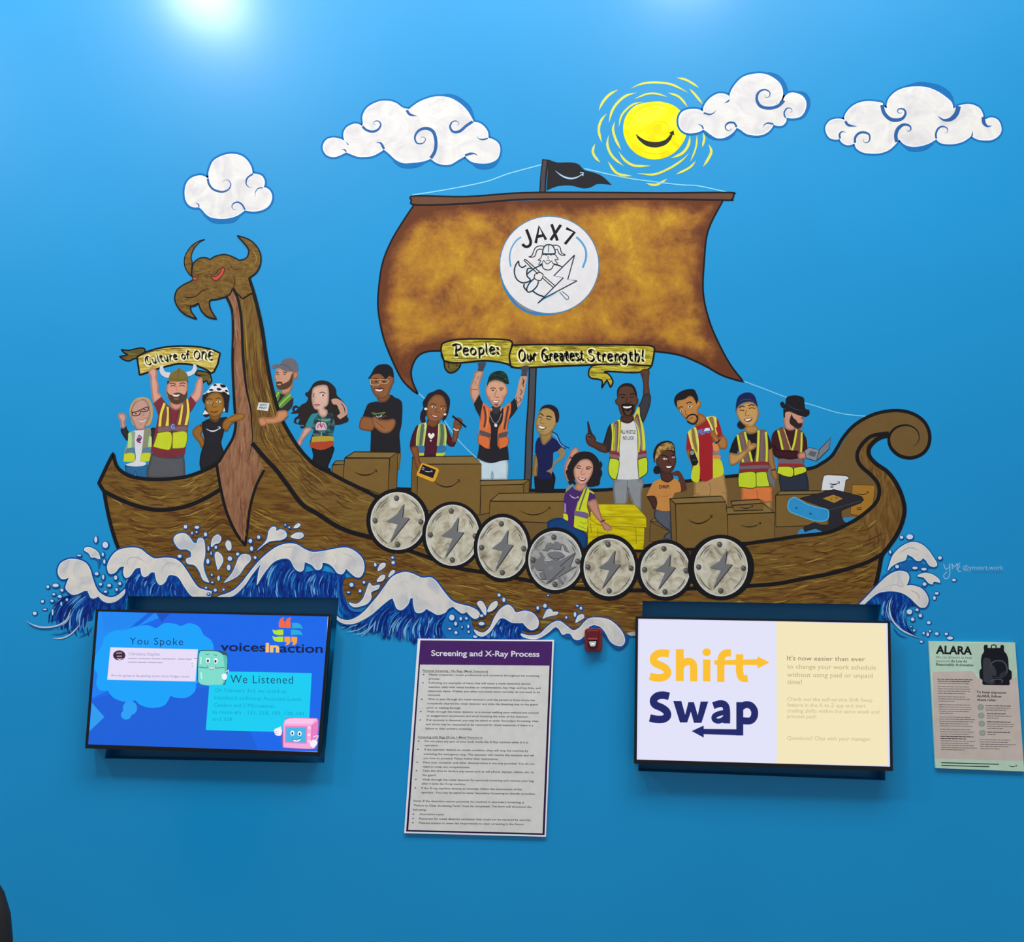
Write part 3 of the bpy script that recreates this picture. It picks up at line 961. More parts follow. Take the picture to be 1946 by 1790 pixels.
# woman in the spotted hat
q = person('woman in a spotted bucket hat and black dress, leaning on the dragon neck', 397, 895)
q.part('hair', label='dark bob'); q.f('262026', '!1225,660 1220,720 1250,780 1240,840 !1220,880 1260,910 !1330,880 1440,850 !1510,860 1520,760 1530,650 1480,600 1300,610')
q.part('arm'); q.f('9a6428', '!1205,990 1150,1020 1110,1070 1130,1130 1190,1200 1215,1265 !1250,1220 1230,1160 1200,1100 !1225,1060')
q.part('dress', label='sleeveless black dress'); q.f('26242a', '!1215,970 1300,930 1360,960 1420,920 !1500,905 1490,960 1470,1040 1450,1120 1430,1200 1450,1280 !1480,1340 1400,1420 !1210,1530 1190,1450 1200,1340 1240,1220 1245,1150 1225,1060')
q.smile('e6e6ea', 1262, 1040, 1420, 1030, 34, 14)
q.part('neck'); q.f('8a5a26', '!1300,850 1420,850 !1410,930 1370,965 !1310,935').s('3d2b18', '1310,925 1370,950 1420,920', 7)
q.part('head'); q.f('a3702e', '1275,680 1320,640 1400,630 1450,680 1465,760 1455,840 1410,890 1350,910 1300,880 1265,820 1250,750')
q.part('face'); q.s('2e1c10', '1270,715 1300,700 1330,712', 8).s('2e1c10', '1370,705 1405,690 1430,705', 8).f('d8d0c4', '1270,745 1300,735 1325,748 1300,758').f('d8d0c4', '1375,738 1405,725 1435,735 1410,750').e_('2a1a12', 1298, 746, 9).e_('2a1a12', 1402, 738, 9)
q.s('6e4518', '1350,740 1335,790 1360,800 1385,790', 7).s('7e3a22', '1305,842 1350,848 1400,840', 10).s('6a2c20', '1320,852 1350,865 1390,850', 8)
q.part('earring'); q.f('e6e4e0', '!1250,830 !1295,875 !1222,882', False)
q.part('earring'); q.f('e6e4e0', '!1468,800 !1480,840 !1455,850', False)
q.part('hat', label='black and white spotted bucket hat'); q.f('e9e7ea', '!1222,655 1270,620 1310,570 1340,540 1420,530 1490,560 1510,600 !1530,660 1450,630 1340,620 1280,640')
for s_ in ('1340,545 1370,535 1390,550 1350,560', '1420,540 1470,545 1490,570 1440,575', '1290,600 1330,590 1350,605 1310,615', '1380,585 1420,580 1440,600 1400,610', '1470,610 1500,600 1515,625 1490,630', '1250,640 1280,630 1275,645', '1440,625 1470,622 1500,645 1470,640'):
    q.f('201d22', s_)
q.done()
lady = q

# man in the grey cap
q = person('bearded man in a grey cap and green vest hugging the dragon neck from behind', 540, 805)
ctx(400, 620, 5.121)
q.part('shirt'); q.f('2e2e36', '!620,640 700,650 760,660 805,700 795,780 !750,830 !655,810 640,720')
q.part('vest'); q.f('5f8f3a', '!610,640 650,625 !740,640 !805,690 !700,790 !665,800 !630,700').f('2e2e36', '!680,655 740,650 700,700 !650,760').s('a9d070', '665,640 635,690', 11).s('a9d070', '780,665 700,740 665,785', 11).f('c9d42c', '!715,890 !740,870 !715,930', False)
q.part('neck'); q.f('c98f6f', '!690,590 800,540 !770,640 720,660 !690,650')
q.part('head'); q.f('d09a7c', '640,420 690,400 800,420 810,500 780,580 720,610 670,615 640,580 635,530 622,490 635,460')
q.f('c58a6a', '815,450 845,450 850,480 825,510 810,505')
q.part('beard'); q.f('5a3f30', '!640,545 690,540 700,560 760,530 790,470 !805,440 800,530 770,590 720,615 665,612 640,580').f('c9a08a', '645,565 690,560 680,575').s('48302a', '640,548 670,540 700,550', 8)
q.part('face'); q.s('4a3026', '640,450 665,445', 9).s('4a3026', '705,445 745,450', 9).e_('2c201c', 655, 466, 9, 6).e_('2c201c', 722, 466, 9, 6).s('b07c60', '672,465 655,505 680,512', 6)
q.part('cap', label='grey baseball cap'); q.f('6c6a74', '595,400 600,380 640,365 680,365 700,330 760,308 820,325 850,370 852,430 !800,440 740,440 700,425 !650,390 620,412').s('504e58', '680,368 740,385 800,435', 6)
q.done()
capman = q

# curly-haired woman
q = person('woman with long black curls in a tie-dye t-shirt flexing a tattooed arm', 608, 888)
q.part('hair', label='long black curls'); q.f('2b2424', '1000,560 1050,530 1120,530 1180,560 1220,610 1230,670 1270,710 1310,760 1330,840 1320,920 1280,950 1200,960 1100,950 960,960 900,960 850,950 870,900 830,900 860,850 810,850 780,845 830,820 860,790 890,760 930,740 950,700 945,650 975,600')
for s_ in ('870,800 830,780 805,800 815,830 785,850', '880,900 840,890 820,930 850,950', '930,960 900,985 870,970', '950,640 930,660 960,690', '1320,880 1335,910 1300,940'):
    q.s('2b2424', s_, 22, 'b')
q.part('trousers', label='black trousers'); q.f('201f24', '!985,1180 1190,1165 1185,1250 1140,1370 !1170,1400 !1150,1440 1060,1390 !990,1310 1000,1250')
q.part('arm'); q.f('d2a595', '!920,985 985,990 950,1040 890,1110 880,1150 845,1180 830,1150 860,1110')
q.part('flexed_arm', label='flexed arm with dark tattoos'); q.f('c99a86', '1180,740 1175,715 1210,703 1250,712 1300,750 1330,810 1325,860 !1260,905 1230,870 1262,850 1245,800 1230,765 1195,760')
for s_ in ('1265,740 1300,790 1310,850', '1270,790 1295,820', '1285,850 1320,830', '1255,760 1280,760'):
    q.s('3c3a38', s_, 9, 'b')
q.part('shirt', label='tie-dye t-shirt with a red and yellow hem'); q.f('tie_dye', '!1050,840 1110,870 1150,840 1190,860 1200,900 1210,960 1190,1060 !1195,1160 1080,1200 970,1170 980,1080 1000,1000 !920,975 950,910 985,860')
q.f('2f8a94', '!985,855 1050,845 1010,900 985,985 !925,970 950,910').f('b9a03a', '!990,1075 1180,1070 1190,1130 1100,1120 !980,1130').f('b5452c', '!975,1130 1090,1125 1190,1115 !1195,1160 1080,1205 !968,1170').f('d9b8c0', '1035,940 1070,930 1120,940 1130,1000 1090,1010 1025,1005').s('b03060', '1040,990 1060,950 1080,985 1100,945 1120,995', 8).s('58a98a', '1050,905 1110,915 1170,905', 16)
q.s('1d1c20', '1065,880 1070,940 1080,980', 6).s('8fb8c4', '1075,1030 1085,1055 1070,1060', 7)
q.part('head'); q.f('dcb3a2', '1000,600 1050,575 1120,570 1145,600 1150,680 1140,760 1100,800 !1135,830 1130,870 1090,885 1060,860 !1050,815 1010,800 990,740 985,690 990,640')
q.part('face'); q.s('4a2f28', '995,665 1015,655', 7).s('4a2f28', '1060,650 1090,640 1120,655', 8).e_('e8dcd8', 1090, 672, 20, 9).e_('2c1c1a', 1095, 672, 9).e_('2c1c1a', 1005, 680, 7).s('b98576', '1020,690 1000,730 1025,738', 6).s('9c3a40', '1010,765 1035,760 1065,768', 10).s('9c3a40', '1020,775 1045,778', 8)
q.done()

# man in black with folded arms
q = person('man in black cap, glasses and black t-shirt, arms folded, behind boxes', 730, 862)
q.part('trousers'); q.f('8c6f3a', '!1815,1240 !1850,1240 !1830,1400 !1815,1400', False)
q.part('shirt', label='black t-shirt'); q.f('232127', '!1620,730 1680,740 1750,668 !1790,690 1850,720 1868,780 1860,950 1840,1050 1850,1200 !1845,1250 1800,1225 !1555,1220 1560,1060 1555,960 !1480,880 1510,800 1540,750')
q.part('neck'); q.f('8a5634', '!1620,690 1740,660 1745,680 1700,730 !1640,730')
q.part('forearm'); q.f('955d38', '!1475,880 1560,890 1600,930 1590,990 !1560,1018 1480,1005 1450,990 1455,930')
q.part('forearm'); q.f('a0683f', '!1570,890 1600,880 1640,910 !1730,915 1790,905 1800,950 1770,1010 1720,1038 1660,1030 1600,980 1575,930').s('6b4226', '1580,900 1640,950 1700,1000', 6, 'b').s('6b4226', '1640,912 1700,870 1720,880', 10, 'b')
q.part('shirt_print', label='pale lettering and curved arrow'); q.s('b5a94a', '1570,842 1620,848 1700,840', 6).s('5f8a4a', '1580,855 1640,865 1690,852', 5).smile('e8e8ec', 1610, 872, 1665, 870, 12, 7)
q.part('head'); q.f('8f5b39', '1560,520 1560,470 1620,430 1720,430 1770,480 1785,490 1785,540 1770,570 1750,620 1720,680 1670,705 1620,690 1580,640 1560,580')
q.part('face'); q.s('2c1a10', '1580,518 1610,510 1640,520', 9).s('2c1a10', '1670,515 1710,512', 9).e_('1c1210', 1612, 540, 12, 7).e_('1c1210', 1688, 540, 12, 7).s('6b3f24', '1655,540 1640,585 1670,590', 7).f('5a2a1e', '1590,605 1650,600 1690,605 1670,635 1620,635').f('f0ecec', '1600,612 1650,618 1680,612 1660,632 1620,630').s('6b3f24', '1620,665 1650,670', 7)
q.part('glasses', label='wire-rimmed glasses'); q.s('c9b58a', '1560,520 1562,565 1640,568 1650,530 1665,555 1715,555 1725,520 1560,520', 6)
q.part('cap', label='black baseball cap'); q.f('1f1d24', '!1532,508 1560,470 1600,400 1650,372 1720,370 1770,410 1785,480 !1780,500 !1740,480 !1705,515 1650,465 1590,470 !1550,508')
q.done()

# woman with tablet and pen
q = person('woman in a maroon top and striped vest, holding a pen and a yellow tablet', 828, 872)
ctx(760, 680, 5.897)
q.part('hair', label='dark brown hair'); q.f('262028', '380,375 440,352 500,380 550,440 562,500 550,580 530,650 495,700 !470,690 480,640 300,640 !290,720 270,760 285,780 245,730 225,680 235,610 262,560 255,500 290,440 320,400')
q.s('262028', '500,660 480,690 495,710', 14)
q.part('top', label='maroon long-sleeved top'); q.f('4f1c2c', '!300,740 370,775 430,740 !520,760 560,850 !600,940 630,945 !610,990 570,985 520,940 !500,1100 280,1105 !200,1105 !190,990 !110,1000 120,920 150,830 200,750')
q.part('raised_arm'); q.f('86502e', '!585,945 600,860 600,800 610,720 620,690 650,670 680,680 700,700 680,740 690,770 660,810 650,850 640,900 !625,945').s('5e341c', '640,700 690,720', 6).s('5e341c', '625,740 680,745', 6)
q.part('bracelet'); q.s('e6e2dc', '600,790 630,812 660,805', 12)
q.part('pen', label='black pen'); q.s('15151a', '590,650 650,700 740,775', 20)
q.part('vest')
q.f('a3b85c', '!210,745 300,730 290,850 270,1000 !270,1095 !200,1100 !180,980 195,860').f('a3b85c', '!430,735 500,745 525,850 520,940 500,1090 !405,1100 420,1000 430,860')
q.f('5e6a5c', '!240,745 275,742 262,850 245,980 !215,980 225,860').f('5e6a5c', '!450,740 485,745 495,860 480,985 !440,985 455,870').f('2f77a8', '!190,985 270,990 270,1060 !195,1060').f('2f77a8', '!420,990 510,985 505,1055 !410,1065').s('9a4a7a', '200,1022 268,1028', 7).s('9a4a7a', '415,1030 505,1022', 7)
q.s('dbe28a', '215,750 190,870 185,980', 9).s('dbe28a', '290,735 280,860 262,985', 9).s('dbe28a', '435,745 430,860 418,985', 9).s('dbe28a', '500,750 515,850 508,985', 9).s('c9d42c', '200,1080 270,1082', 26).s('c9d42c', '405,1085 500,1080', 26)
q.part('heart_print', label='cream heart on the top'); q.f('f2ecd8', '!350,860 330,840 312,855 318,880 !348,912 380,885 388,855 370,840').e_('f2ecd8', 346, 928, 9)
q.part('neck'); q.f('7e4c2c', '!310,690 430,690 425,740 370,775 !305,740')
q.part('head'); q.f('96603a', '370,430 420,410 480,430 510,490 525,560 510,620 470,680 420,715 370,720 320,690 302,640 305,560 320,490')
q.part('face'); q.s('2c1a12', '335,525 370,512 410,530', 8).s('2c1a12', '455,545 490,535 515,550', 8).f('e2d8d0', '350,545 380,540 405,555 375,562').f('e2d8d0', '455,570 485,565 505,580 475,585').e_('1e1410', 380, 552, 10).e_('1e1410', 482, 575, 10).s('6e4022', '420,560 395,600 425,612 445,605', 7)
q.f('8c3246', '340,630 390,645 440,655 415,675 380,668').f('e8dcd8', '355,640 390,650 425,658 400,662 375,656')
q.part('earring'); q.e_('ece8e0', 290, 572, 18, 14)
q.part('earring'); q.e_('ece8e0', 505, 633, 15, 12)
q.part('necklace'); q.s('e8e2d4', '292,725 275,750 290,760 270,790', 9)
q.done()
tabletlady = q

# man in the camouflage cap
q = person('man in a dark camouflage cap and orange vest, holding up the long scroll', 937, 910)
q.part('trousers', label='white trousers'); q.f('c9dbe4', '!870,1130 1000,1170 1200,1140 !1205,1365 !1050,1365 1035,1270 !1020,1365 !908,1365')
q.part('arm'); q.f('cf9c80', '!850,145 930,150 905,230 885,320 !895,405 860,470 !832,515 800,440 790,360 800,300 830,220').s('6b2e20', '795,350 870,358', 6).s('9a5040', '850,260 840,300', 6).s('5a4038', '880,200 870,240', 5)
q.part('glove', label='dark grey glove'); q.f('47444c', '!870,60 900,50 965,52 950,100 !930,152 !865,145 880,110')
q.part('tattooed_arm', label='forearm with dark tattoos'); q.f('c8967c', '!1355,200 1420,208 1410,300 1385,420 1350,520 !1310,560 !1285,460 1310,380 1330,280')
for s_ in ('1370,220 1385,260 1360,300', '1400,240 1380,300 1390,330', '1350,310 1400,325', '1340,350 1370,380 1340,420', '1380,340 1390,400', '1330,440 1360,470 1330,500', '1310,430 1300,470 1330,520', '1360,390 1350,440'):
    q.s('4a2f2a', s_, 10, 'b')
q.part('glove', label='dark grey glove'); q.f('47444c', '!1350,100 1400,85 1450,95 1430,150 !1425,205 !1355,205 1365,150')
q.part('shirt', label='black t-shirt'); q.f('25232a', '!890,410 930,500 1000,560 1080,600 1160,560 1240,500 !1285,450 1310,510 !1318,570 1260,650 !1220,690 1200,900 1215,1050 !1222,1140 1130,1155 1030,1180 940,1160 !865,1120 885,1000 900,800 !895,660 850,580 !828,515')
q.part('vest', label='orange vest with grey bands')
q.f('d9703f', '!930,500 1010,570 1000,700 1020,800 !1005,1020 930,990 !870,960 880,860 900,700 !905,640').f('d9703f', '!1160,560 1240,500 !1240,620 1215,700 1205,800 1210,950 !1120,1025 !1095,980 1100,800 1150,700')
q.s('5a3a34', '940,540 960,660 945,780', 22).s('5a3a34', '1215,540 1190,680 1170,800', 22).s('e09a5a', '975,560 985,680 968,800', 8).s('e09a5a', '1180,560 1160,680 1140,800', 8)
q.f('5a5054', '!895,808 1015,850 !1005,895 !888,855').f('5a5054', '!1105,850 1205,825 !1200,880 !1100,895')
q.fo('e0703a', '!880,862 1000,900 985,1018 !875,955', 4, '3a2420').fo('e0703a', '!1105,900 1205,888 1208,980 !1115,1020', 4, '3a2420')
q.part('neck'); q.f('3a363c', '!1030,550 1130,550 1120,610 1070,640 !1030,600').f('bd8a70', '!1000,570 1035,560 1030,600').f('bd8a70', '!1120,560 1150,545 1130,600')
q.part('necklace'); q.s('8a8a86', '1010,640 1040,710 1075,735 1110,700 1140,620', 9).f('e8e4dc', '1060,740 1090,745 1085,775 1062,772')
q.part('head'); q.f('dba283', '985,280 1060,250 1160,270 1200,330 1205,390 1175,440 1150,500 1110,545 1060,550 1020,500 985,450 960,380 962,345')
q.part('face'); q.s('33221c', '1010,345 1040,335 1075,345', 9).s('33221c', '1110,345 1140,335 1165,345', 9).e_('2a1c18', 1042, 362, 15, 7).e_('2a1c18', 1135, 360, 13, 7).s('b06a50', '1085,360 1060,430 1085,445 1115,435', 8)
q.f('8a3a30', '1030,475 1080,480 1120,470 1100,505 1060,508').f('f4efe8', '1040,480 1080,486 1112,478 1095,498 1062,500').s('4a342c', '1060,520 1085,530 1100,515', 14).s('b06a50', '1000,430 1010,470', 6).s('b06a50', '1150,420 1150,460', 6)
q.part('cap', label='dark green camouflage cap'); q.f('camo', '!975,310 985,250 1010,190 1060,155 1130,145 1180,165 1210,220 !1222,290 1180,290 !1150,270 1080,245 1020,260 990,290 !980,320').s('161a1a', '1015,225 1090,215 1160,240 1215,290', 14, 'b')
q.done()

# laughing woman in navy
q = person('laughing short-haired woman in a navy v-neck t-shirt beside the mast', 1036, 935)
ctx(760, 680, 5.897)
q.part('trousers', label='black trousers'); q.f('1c1b25', '!1505,1330 1700,1340 !1710,1270 1740,1340 1725,1440 !1715,1505 !1520,1505 1510,1420')
q.part('braid'); q.s('16306a', '1700,825 1760,860 1800,950 1850,990 1900,1010', 10).s('16306a', '1700,890 1760,930 1800,990 1860,1020', 10).s('9cc4e4', '1700,850 1750,880 1790,960 1840,1000', 6)
q.part('arm'); q.f('9c7d48', '!1515,1080 1545,1120 1550,1200 1530,1260 !1540,1320 1510,1330 1490,1300 1500,1200')
q.part('arm_on_hip', label='tattooed arm bent onto the hip'); q.f('a08050', '!1780,1020 1830,1010 1850,1080 1820,1130 1740,1190 !1710,1240 1700,1300 1670,1290 1625,1305 1630,1270 !1680,1220 1740,1160 1800,1100 !1770,1060')
for s_ in ('1800,1030 1830,1060', '1790,1080 1830,1100', '1730,1150 1760,1170', '1700,1190 1720,1210'):
    q.s('5d4a30', s_, 6, 'b')
q.part('shirt', label='navy v-neck t-shirt'); q.f('1a1f4f', '!1580,875 1620,940 !1610,975 1660,930 !1690,890 1750,920 1800,980 !1800,1010 1760,1045 1720,1060 1715,1150 1700,1230 !1640,1270 !1690,1290 1700,1350 1600,1360 !1535,1340 1545,1200 1530,1100 !1515,1060 1520,960 1545,900')
q.part('neck'); q.f('a3814a', '!1570,860 1700,830 !1690,900 1610,975 !1580,900')
q.part('head'); q.f('b59258', '1570,600 1620,560 1700,570 1750,620 1760,720 1720,800 1660,860 1600,870 1545,830 1525,760 1530,690')
q.part('hair', label='cropped black hair'); q.f('231c26', '!1560,600 1590,550 1640,525 1710,530 1765,570 1785,640 1775,710 !1745,730 1740,660 1720,600 1660,565 1600,570')
q.part('face'); q.s('241710', '1560,630 1580,625 1610,650', 11).s('241710', '1640,655 1680,655 1705,670', 11).s('241710', '1560,660 1590,672', 9).s('241710', '1640,680 1690,695', 9).s('7e6032', '1600,680 1570,720 1600,740 1620,735', 7)
q.f('4a2a20', '1540,755 1590,765 1640,780 1610,805 1565,795').f('f4f1ea', '1548,760 1590,770 1630,782 1600,795 1570,788').s('8a6a38', '1570,820 1610,830', 7)
q.done()

# boxes stowed on deck -------------------------------------------------
BOXG = 'cardboard boxes painted on the deck'


def box(label, bx, by, top, front, side, sm_=None, deep=None):
    t = Thing('painted_box', label, 'painted box', (bx, by), BOXG)
    t.clip = True
    if side:
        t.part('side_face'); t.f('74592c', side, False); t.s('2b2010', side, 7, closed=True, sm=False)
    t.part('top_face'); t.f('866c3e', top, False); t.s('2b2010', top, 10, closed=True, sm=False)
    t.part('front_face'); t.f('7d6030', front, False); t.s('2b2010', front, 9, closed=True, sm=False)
    if sm_:
        t.part('curved_arrow'); t.smile('2b1c10', *sm_)
    t.done()
    return t


ctx(400, 620, 5.121)
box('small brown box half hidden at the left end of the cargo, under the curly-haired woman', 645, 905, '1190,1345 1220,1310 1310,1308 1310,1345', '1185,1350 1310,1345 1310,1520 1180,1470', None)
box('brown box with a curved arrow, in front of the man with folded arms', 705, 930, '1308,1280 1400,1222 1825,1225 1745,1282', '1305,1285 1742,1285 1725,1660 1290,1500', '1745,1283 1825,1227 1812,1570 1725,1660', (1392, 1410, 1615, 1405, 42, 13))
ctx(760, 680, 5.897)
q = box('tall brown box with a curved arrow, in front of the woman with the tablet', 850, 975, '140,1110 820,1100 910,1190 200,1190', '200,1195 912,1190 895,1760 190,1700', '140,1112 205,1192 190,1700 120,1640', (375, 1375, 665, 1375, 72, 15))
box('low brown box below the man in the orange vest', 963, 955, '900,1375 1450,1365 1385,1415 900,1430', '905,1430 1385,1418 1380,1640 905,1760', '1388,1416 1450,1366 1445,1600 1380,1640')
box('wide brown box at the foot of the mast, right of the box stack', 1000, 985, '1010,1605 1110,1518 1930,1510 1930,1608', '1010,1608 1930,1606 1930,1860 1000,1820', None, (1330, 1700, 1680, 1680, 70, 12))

# tablet lady's arm and tablet lie over her box
tabletlady.part('forearm'); tabletlady.f('8a5230', '!115,1000 190,990 205,1060 215,1150 240,1200 260,1230 235,1260 205,1250 170,1180 160,1110')
tabletlady.part('tablet', label='black tablet in a yellow case with a white curved arrow')
tabletlady.fo('e3a632', '190,1320 185,1300 240,1180 265,1178 425,1235 440,1260 400,1370 380,1390 350,1385 225,1335', 5, '8a5a10')
tabletlady.f('1e1a22', '!255,1195 !405,1255 !370,1350 !215,1290', False).smile('c9c9d0', 275, 1265, 360, 1270, 8, 9)
tabletlady.s('d8c8bc', '255,1225 275,1240', 7).s('d8c8bc', '245,1245 268,1255', 7).done()

# tall man with the radio
q = person('man in an All Hustle No Luck t-shirt, one arm raised, holding a radio', 1195, 970)
ctx(1040, 700, 5.114)
q.part('trousers', label='light grey trousers'); q.f('8f9296', '!640,1070 920,1070 918,1200 915,1330 !912,1380 !850,1340 810,1240 !785,1150 775,1200 760,1315 !655,1320 640,1200').s('5f6266', '780,1090 775,1170', 6).s('5f6266', '650,1090 660,1110 690,1090', 5).s('5f6266', '880,1080 895,1105 915,1105', 5)
q.part('raised_arm'); q.f('5f3d30', '!905,30 930,10 985,12 985,60 980,150 !992,250 !935,260 940,180 930,100').s('3d2419', '930,40 940,80', 6)
q.part('sleeve', label='dark grey sleeve'); q.f('3b3a40', '!935,260 998,250 1000,330 975,420 !930,530 !900,440 !885,370 915,320')
q.part('sleeve', label='dark grey sleeve'); q.f('2b2a31', '!610,545 640,560 !630,800 !590,815 !545,740 570,660 590,590')
q.part('forearm'); q.f('55372b', '!545,738 585,770 !580,820 520,805 460,770 400,740 375,690 380,640 400,625 440,640 465,680 470,715')
q.part('radio', label='black handheld radio'); q.f('2a2a30', '!388,515 400,515 425,600 440,640 430,690 400,680 395,630').s('4a4a52', '410,640 430,670', 7)
q.s('6b4636', '385,650 420,650', 14).s('6b4636', '390,680 425,685', 14)
q.part('shirt', label='white t-shirt lettered All Hustle No Luck'); q.f('dcdad8', '!715,510 780,535 830,510 !870,520 880,800 875,900 !888,1075 780,1082 !680,1078 700,900 705,700')
q.t('2c2a2e', 'ALL HUSTLE', 712, 632, 858, 634, 34, .02).t('2c2a2e', 'NO LUCK', 735, 692, 842, 694, 34, .02)
q.part('vest')
VW = ('!620,545 715,505 710,700 700,800 !697,815 !620,800 630,650', '!830,485 890,370 !900,460 940,600 950,800 !880,815 885,700 870,560')
for s_ in VW:
    q.f('d8d63c', s_)
q.f('7a4f46', '!645,530 690,515 690,660 !680,810 !650,805 660,650').f('7a4f46', '!845,490 880,440 915,600 925,800 !895,805 905,640').s('8c7c84', '665,540 668,680 662,800', 18).s('8c7c84', '862,480 905,620 915,790', 18)
q.s('4a2f20', '640,540 650,680 640,800', 5).s('4a2f20', '712,510 705,700 695,815', 5).s('4a2f20', '840,490 875,620 880,810', 5)
q.f('8e3038', '!605,795 700,820 !695,895 !600,870').f('7f6d75', '!602,830 698,850 !696,880 !600,858').f('8e3038', '!885,815 960,798 !962,865 !880,890').f('7f6d75', '!884,840 962,828 !962,855 !882,872')
q.fo('c4d82e', '!610,872 695,895 690,1000 !670,1075 630,1070 598,1020 595,950', 6, '3a3a18').fo('c4d82e', '!880,888 965,868 975,960 965,1020 !890,1072 885,980', 6, '3a3a18')
q.part('neck'); q.f('4f3227', '!715,470 830,465 830,505 780,530 !715,510')
q.part('head'); q.f('5d3e31', '685,230 700,180 760,155 830,170 865,220 875,290 885,300 880,340 860,370 850,420 820,460 770,475 730,465 705,420 690,360 668,340 660,310 680,295')
q.part('hair'); q.f('241a1a', '!680,290 678,220 700,175 750,145 810,147 850,180 865,230 !868,280 850,240 820,185 760,172 710,190 690,230')
q.part('face'); q.s('21130e', '700,262 730,252 760,262', 10).s('21130e', '800,255 830,245 860,255', 10).s('1c100c', '715,285 750,282', 8).s('1c100c', '805,280 845,275', 8).s('3d2419', '780,280 765,325 790,335 815,322', 8)
q.f('241512', '720,350 780,340 850,355 845,380 840,430 800,462 750,455 725,400').f('5d3e31', '750,400 780,420 820,400 800,450 765,448').f('f6f3f0', '735,370 780,372 822,366 800,385 755,388')
q.done()

# woman waving with curly bob
q = person('waving woman with a curly black bob, purple t-shirt and yellow vest at the side rail', 1100, 1020)
q.part('jeans', label='dark blue jeans'); q.f('14427a', '!0,1490 60,1460 140,1455 200,1490 270,1545 360,1590 390,1640 !385,1720 300,1800 !0,1700')
q.part('arm'); q.f('cf9683', '!240,870 215,860 235,800 250,780 275,765 300,780 295,820 260,860 !250,880 220,960 215,1040 !200,1110 175,1040 170,960 200,880').s('3a4a6a', '215,860 255,872', 9)
q.part('hair', label='curly black bob'); q.f('241e22', '260,840 330,810 420,815 480,860 515,930 520,1020 510,1100 460,1145 390,1145 !380,1080 !260,1080 280,1130 230,1110 190,1050 200,1000 195,960 225,900')
for s_ in ('515,900 525,940 505,980', '525,980 520,1040 500,1060', '200,980 190,1010 205,1040', '500,1080 500,1120 470,1140', '225,1080 215,1110 240,1130'):
    q.s('241e22', s_, 22, 'b')
q.part('shirt', label='purple t-shirt'); q.f('4b2a6e', '!235,1140 290,1195 350,1180 !380,1150 440,1190 465,1240 !468,1270 !385,1300 !330,1400 290,1500 !255,1570 200,1500 165,1400 160,1280 180,1200')
q.smile('d8cfe4', 215, 1222, 300, 1250, 22, 8)
q.part('vest'); q.f('d3da2a', '!370,1150 410,1180 !395,1270 385,1340 405,1420 395,1500 !385,1590 300,1560 !258,1540 270,1400 310,1280').f('d3da2a', '!155,1410 195,1420 200,1480 !158,1460').f('8a9a70', '!240,1125 255,1135 !175,1210 190,1160')
q.s('6c6a66', '385,1160 335,1300 310,1380', 16).s('8f8d60', '300,1290 275,1380', 8).f('75618a', '!262,1380 395,1408 !390,1462 !262,1428').s('8d9a20', '320,1490 360,1510 395,1490 420,1500', 6).s('8d9a20', '300,1530 380,1560', 6).s('d3da2a', '410,1190 455,1215', 14).f('9d8ab0', '!165,1310 180,1310 !185,1400 !165,1400')
q.part('neck'); q.f('cc8f78', '!290,1110 370,1110 !370,1160 320,1190 !265,1170')
q.part('head'); q.f('dea58e', '290,930 330,890 400,885 440,930 440,1000 410,1070 370,1120 330,1135 290,1110 265,1050 260,980')
q.part('face'); q.s('2a1814', '285,950 310,945 330,955', 8).s('2a1814', '375,965 405,955 430,965', 8).s('2a1814', '285,965 325,972', 10).s('2a1814', '375,978 415,975', 10).s('b87560', '350,970 325,1020 350,1030 370,1022', 7)
q.f('7a2a2c', '295,1055 340,1070 380,1065 360,1095 320,1090').f('f6f1ee', '305,1060 340,1074 370,1068 350,1085 325,1082')
q.done()
waver = q

# seated woman with head scarf
q = person('seated woman in an orange t-shirt and patterned head scarf, chin on her hand', 1268, 1000)
q.part('stool', label='small brown box used as a seat'); q.fo('73582d', '!1000,1490 1190,1585 1195,1680 !995,1680', 6, '2b2010', False).fo('80653a', '!1000,1485 1040,1455 !1110,1490 !1130,1500', 6, '2b2010', False)
q.part('trousers', label='grey-blue trousers'); q.f('555b66', '!1050,1365 1190,1380 1200,1500 !1195,1585 1120,1530 1045,1450').f('555b66', '!1195,1590 1195,1655 !1135,1655 1160,1610').s('1f1c22', '1045,1380 1045,1450 1110,1520 1195,1585 1150,1610 1130,1655', 6)
q.part('arm'); q.f('4b2b23', '!970,1240 1030,1240 1060,1300 1060,1370 !1030,1360 1010,1310')
q.part('arm_under_chin'); q.f('5a3429', '!1240,1000 1280,995 1320,1050 1350,1130 1355,1180 !1300,1205 !1285,1130 1270,1050 1230,1040 1205,1015')
q.part('shirt', label='orange t-shirt with small black lettering'); q.f('c98845', '!1110,1070 1150,1105 1200,1095 !1225,1065 1280,1100 1300,1170 !1295,1200 1240,1210 1225,1240 1215,1270 !1195,1385 1120,1385 !1055,1370 1070,1300 1050,1240 !965,1240 1000,1160 1040,1100').s('a56c30', '1090,1235 1150,1245 1215,1220', 5, 'b')
q.t('251c1c', 'DRIP.', 1090, 1166, 1192, 1164, 30, .03)
q.part('neck'); q.f('4f2e25', '!1100,1000 1200,1020 !1225,1070 1170,1105 !1110,1080')
q.part('head'); q.f('5c372c', '1090,830 1150,790 1220,800 1245,850 1250,900 1235,960 1200,1010 1150,1020 1110,990 1070,950 1060,890')
q.part('head_scarf', label='gold and brown patterned head scarf over black hair'); q.f('231a1c', '1045,1020 1030,990 1050,950 1085,950 1105,985 1090,1020').f('231a1c', '!1040,920 1030,830 1060,750 1120,710 1190,705 1235,750 !1245,850 1200,800 1120,810 1070,860')
q.f('headscarf', '!1045,900 1060,800 1110,740 1180,720 1225,745 !1232,800 1170,790 1110,820 1070,870')
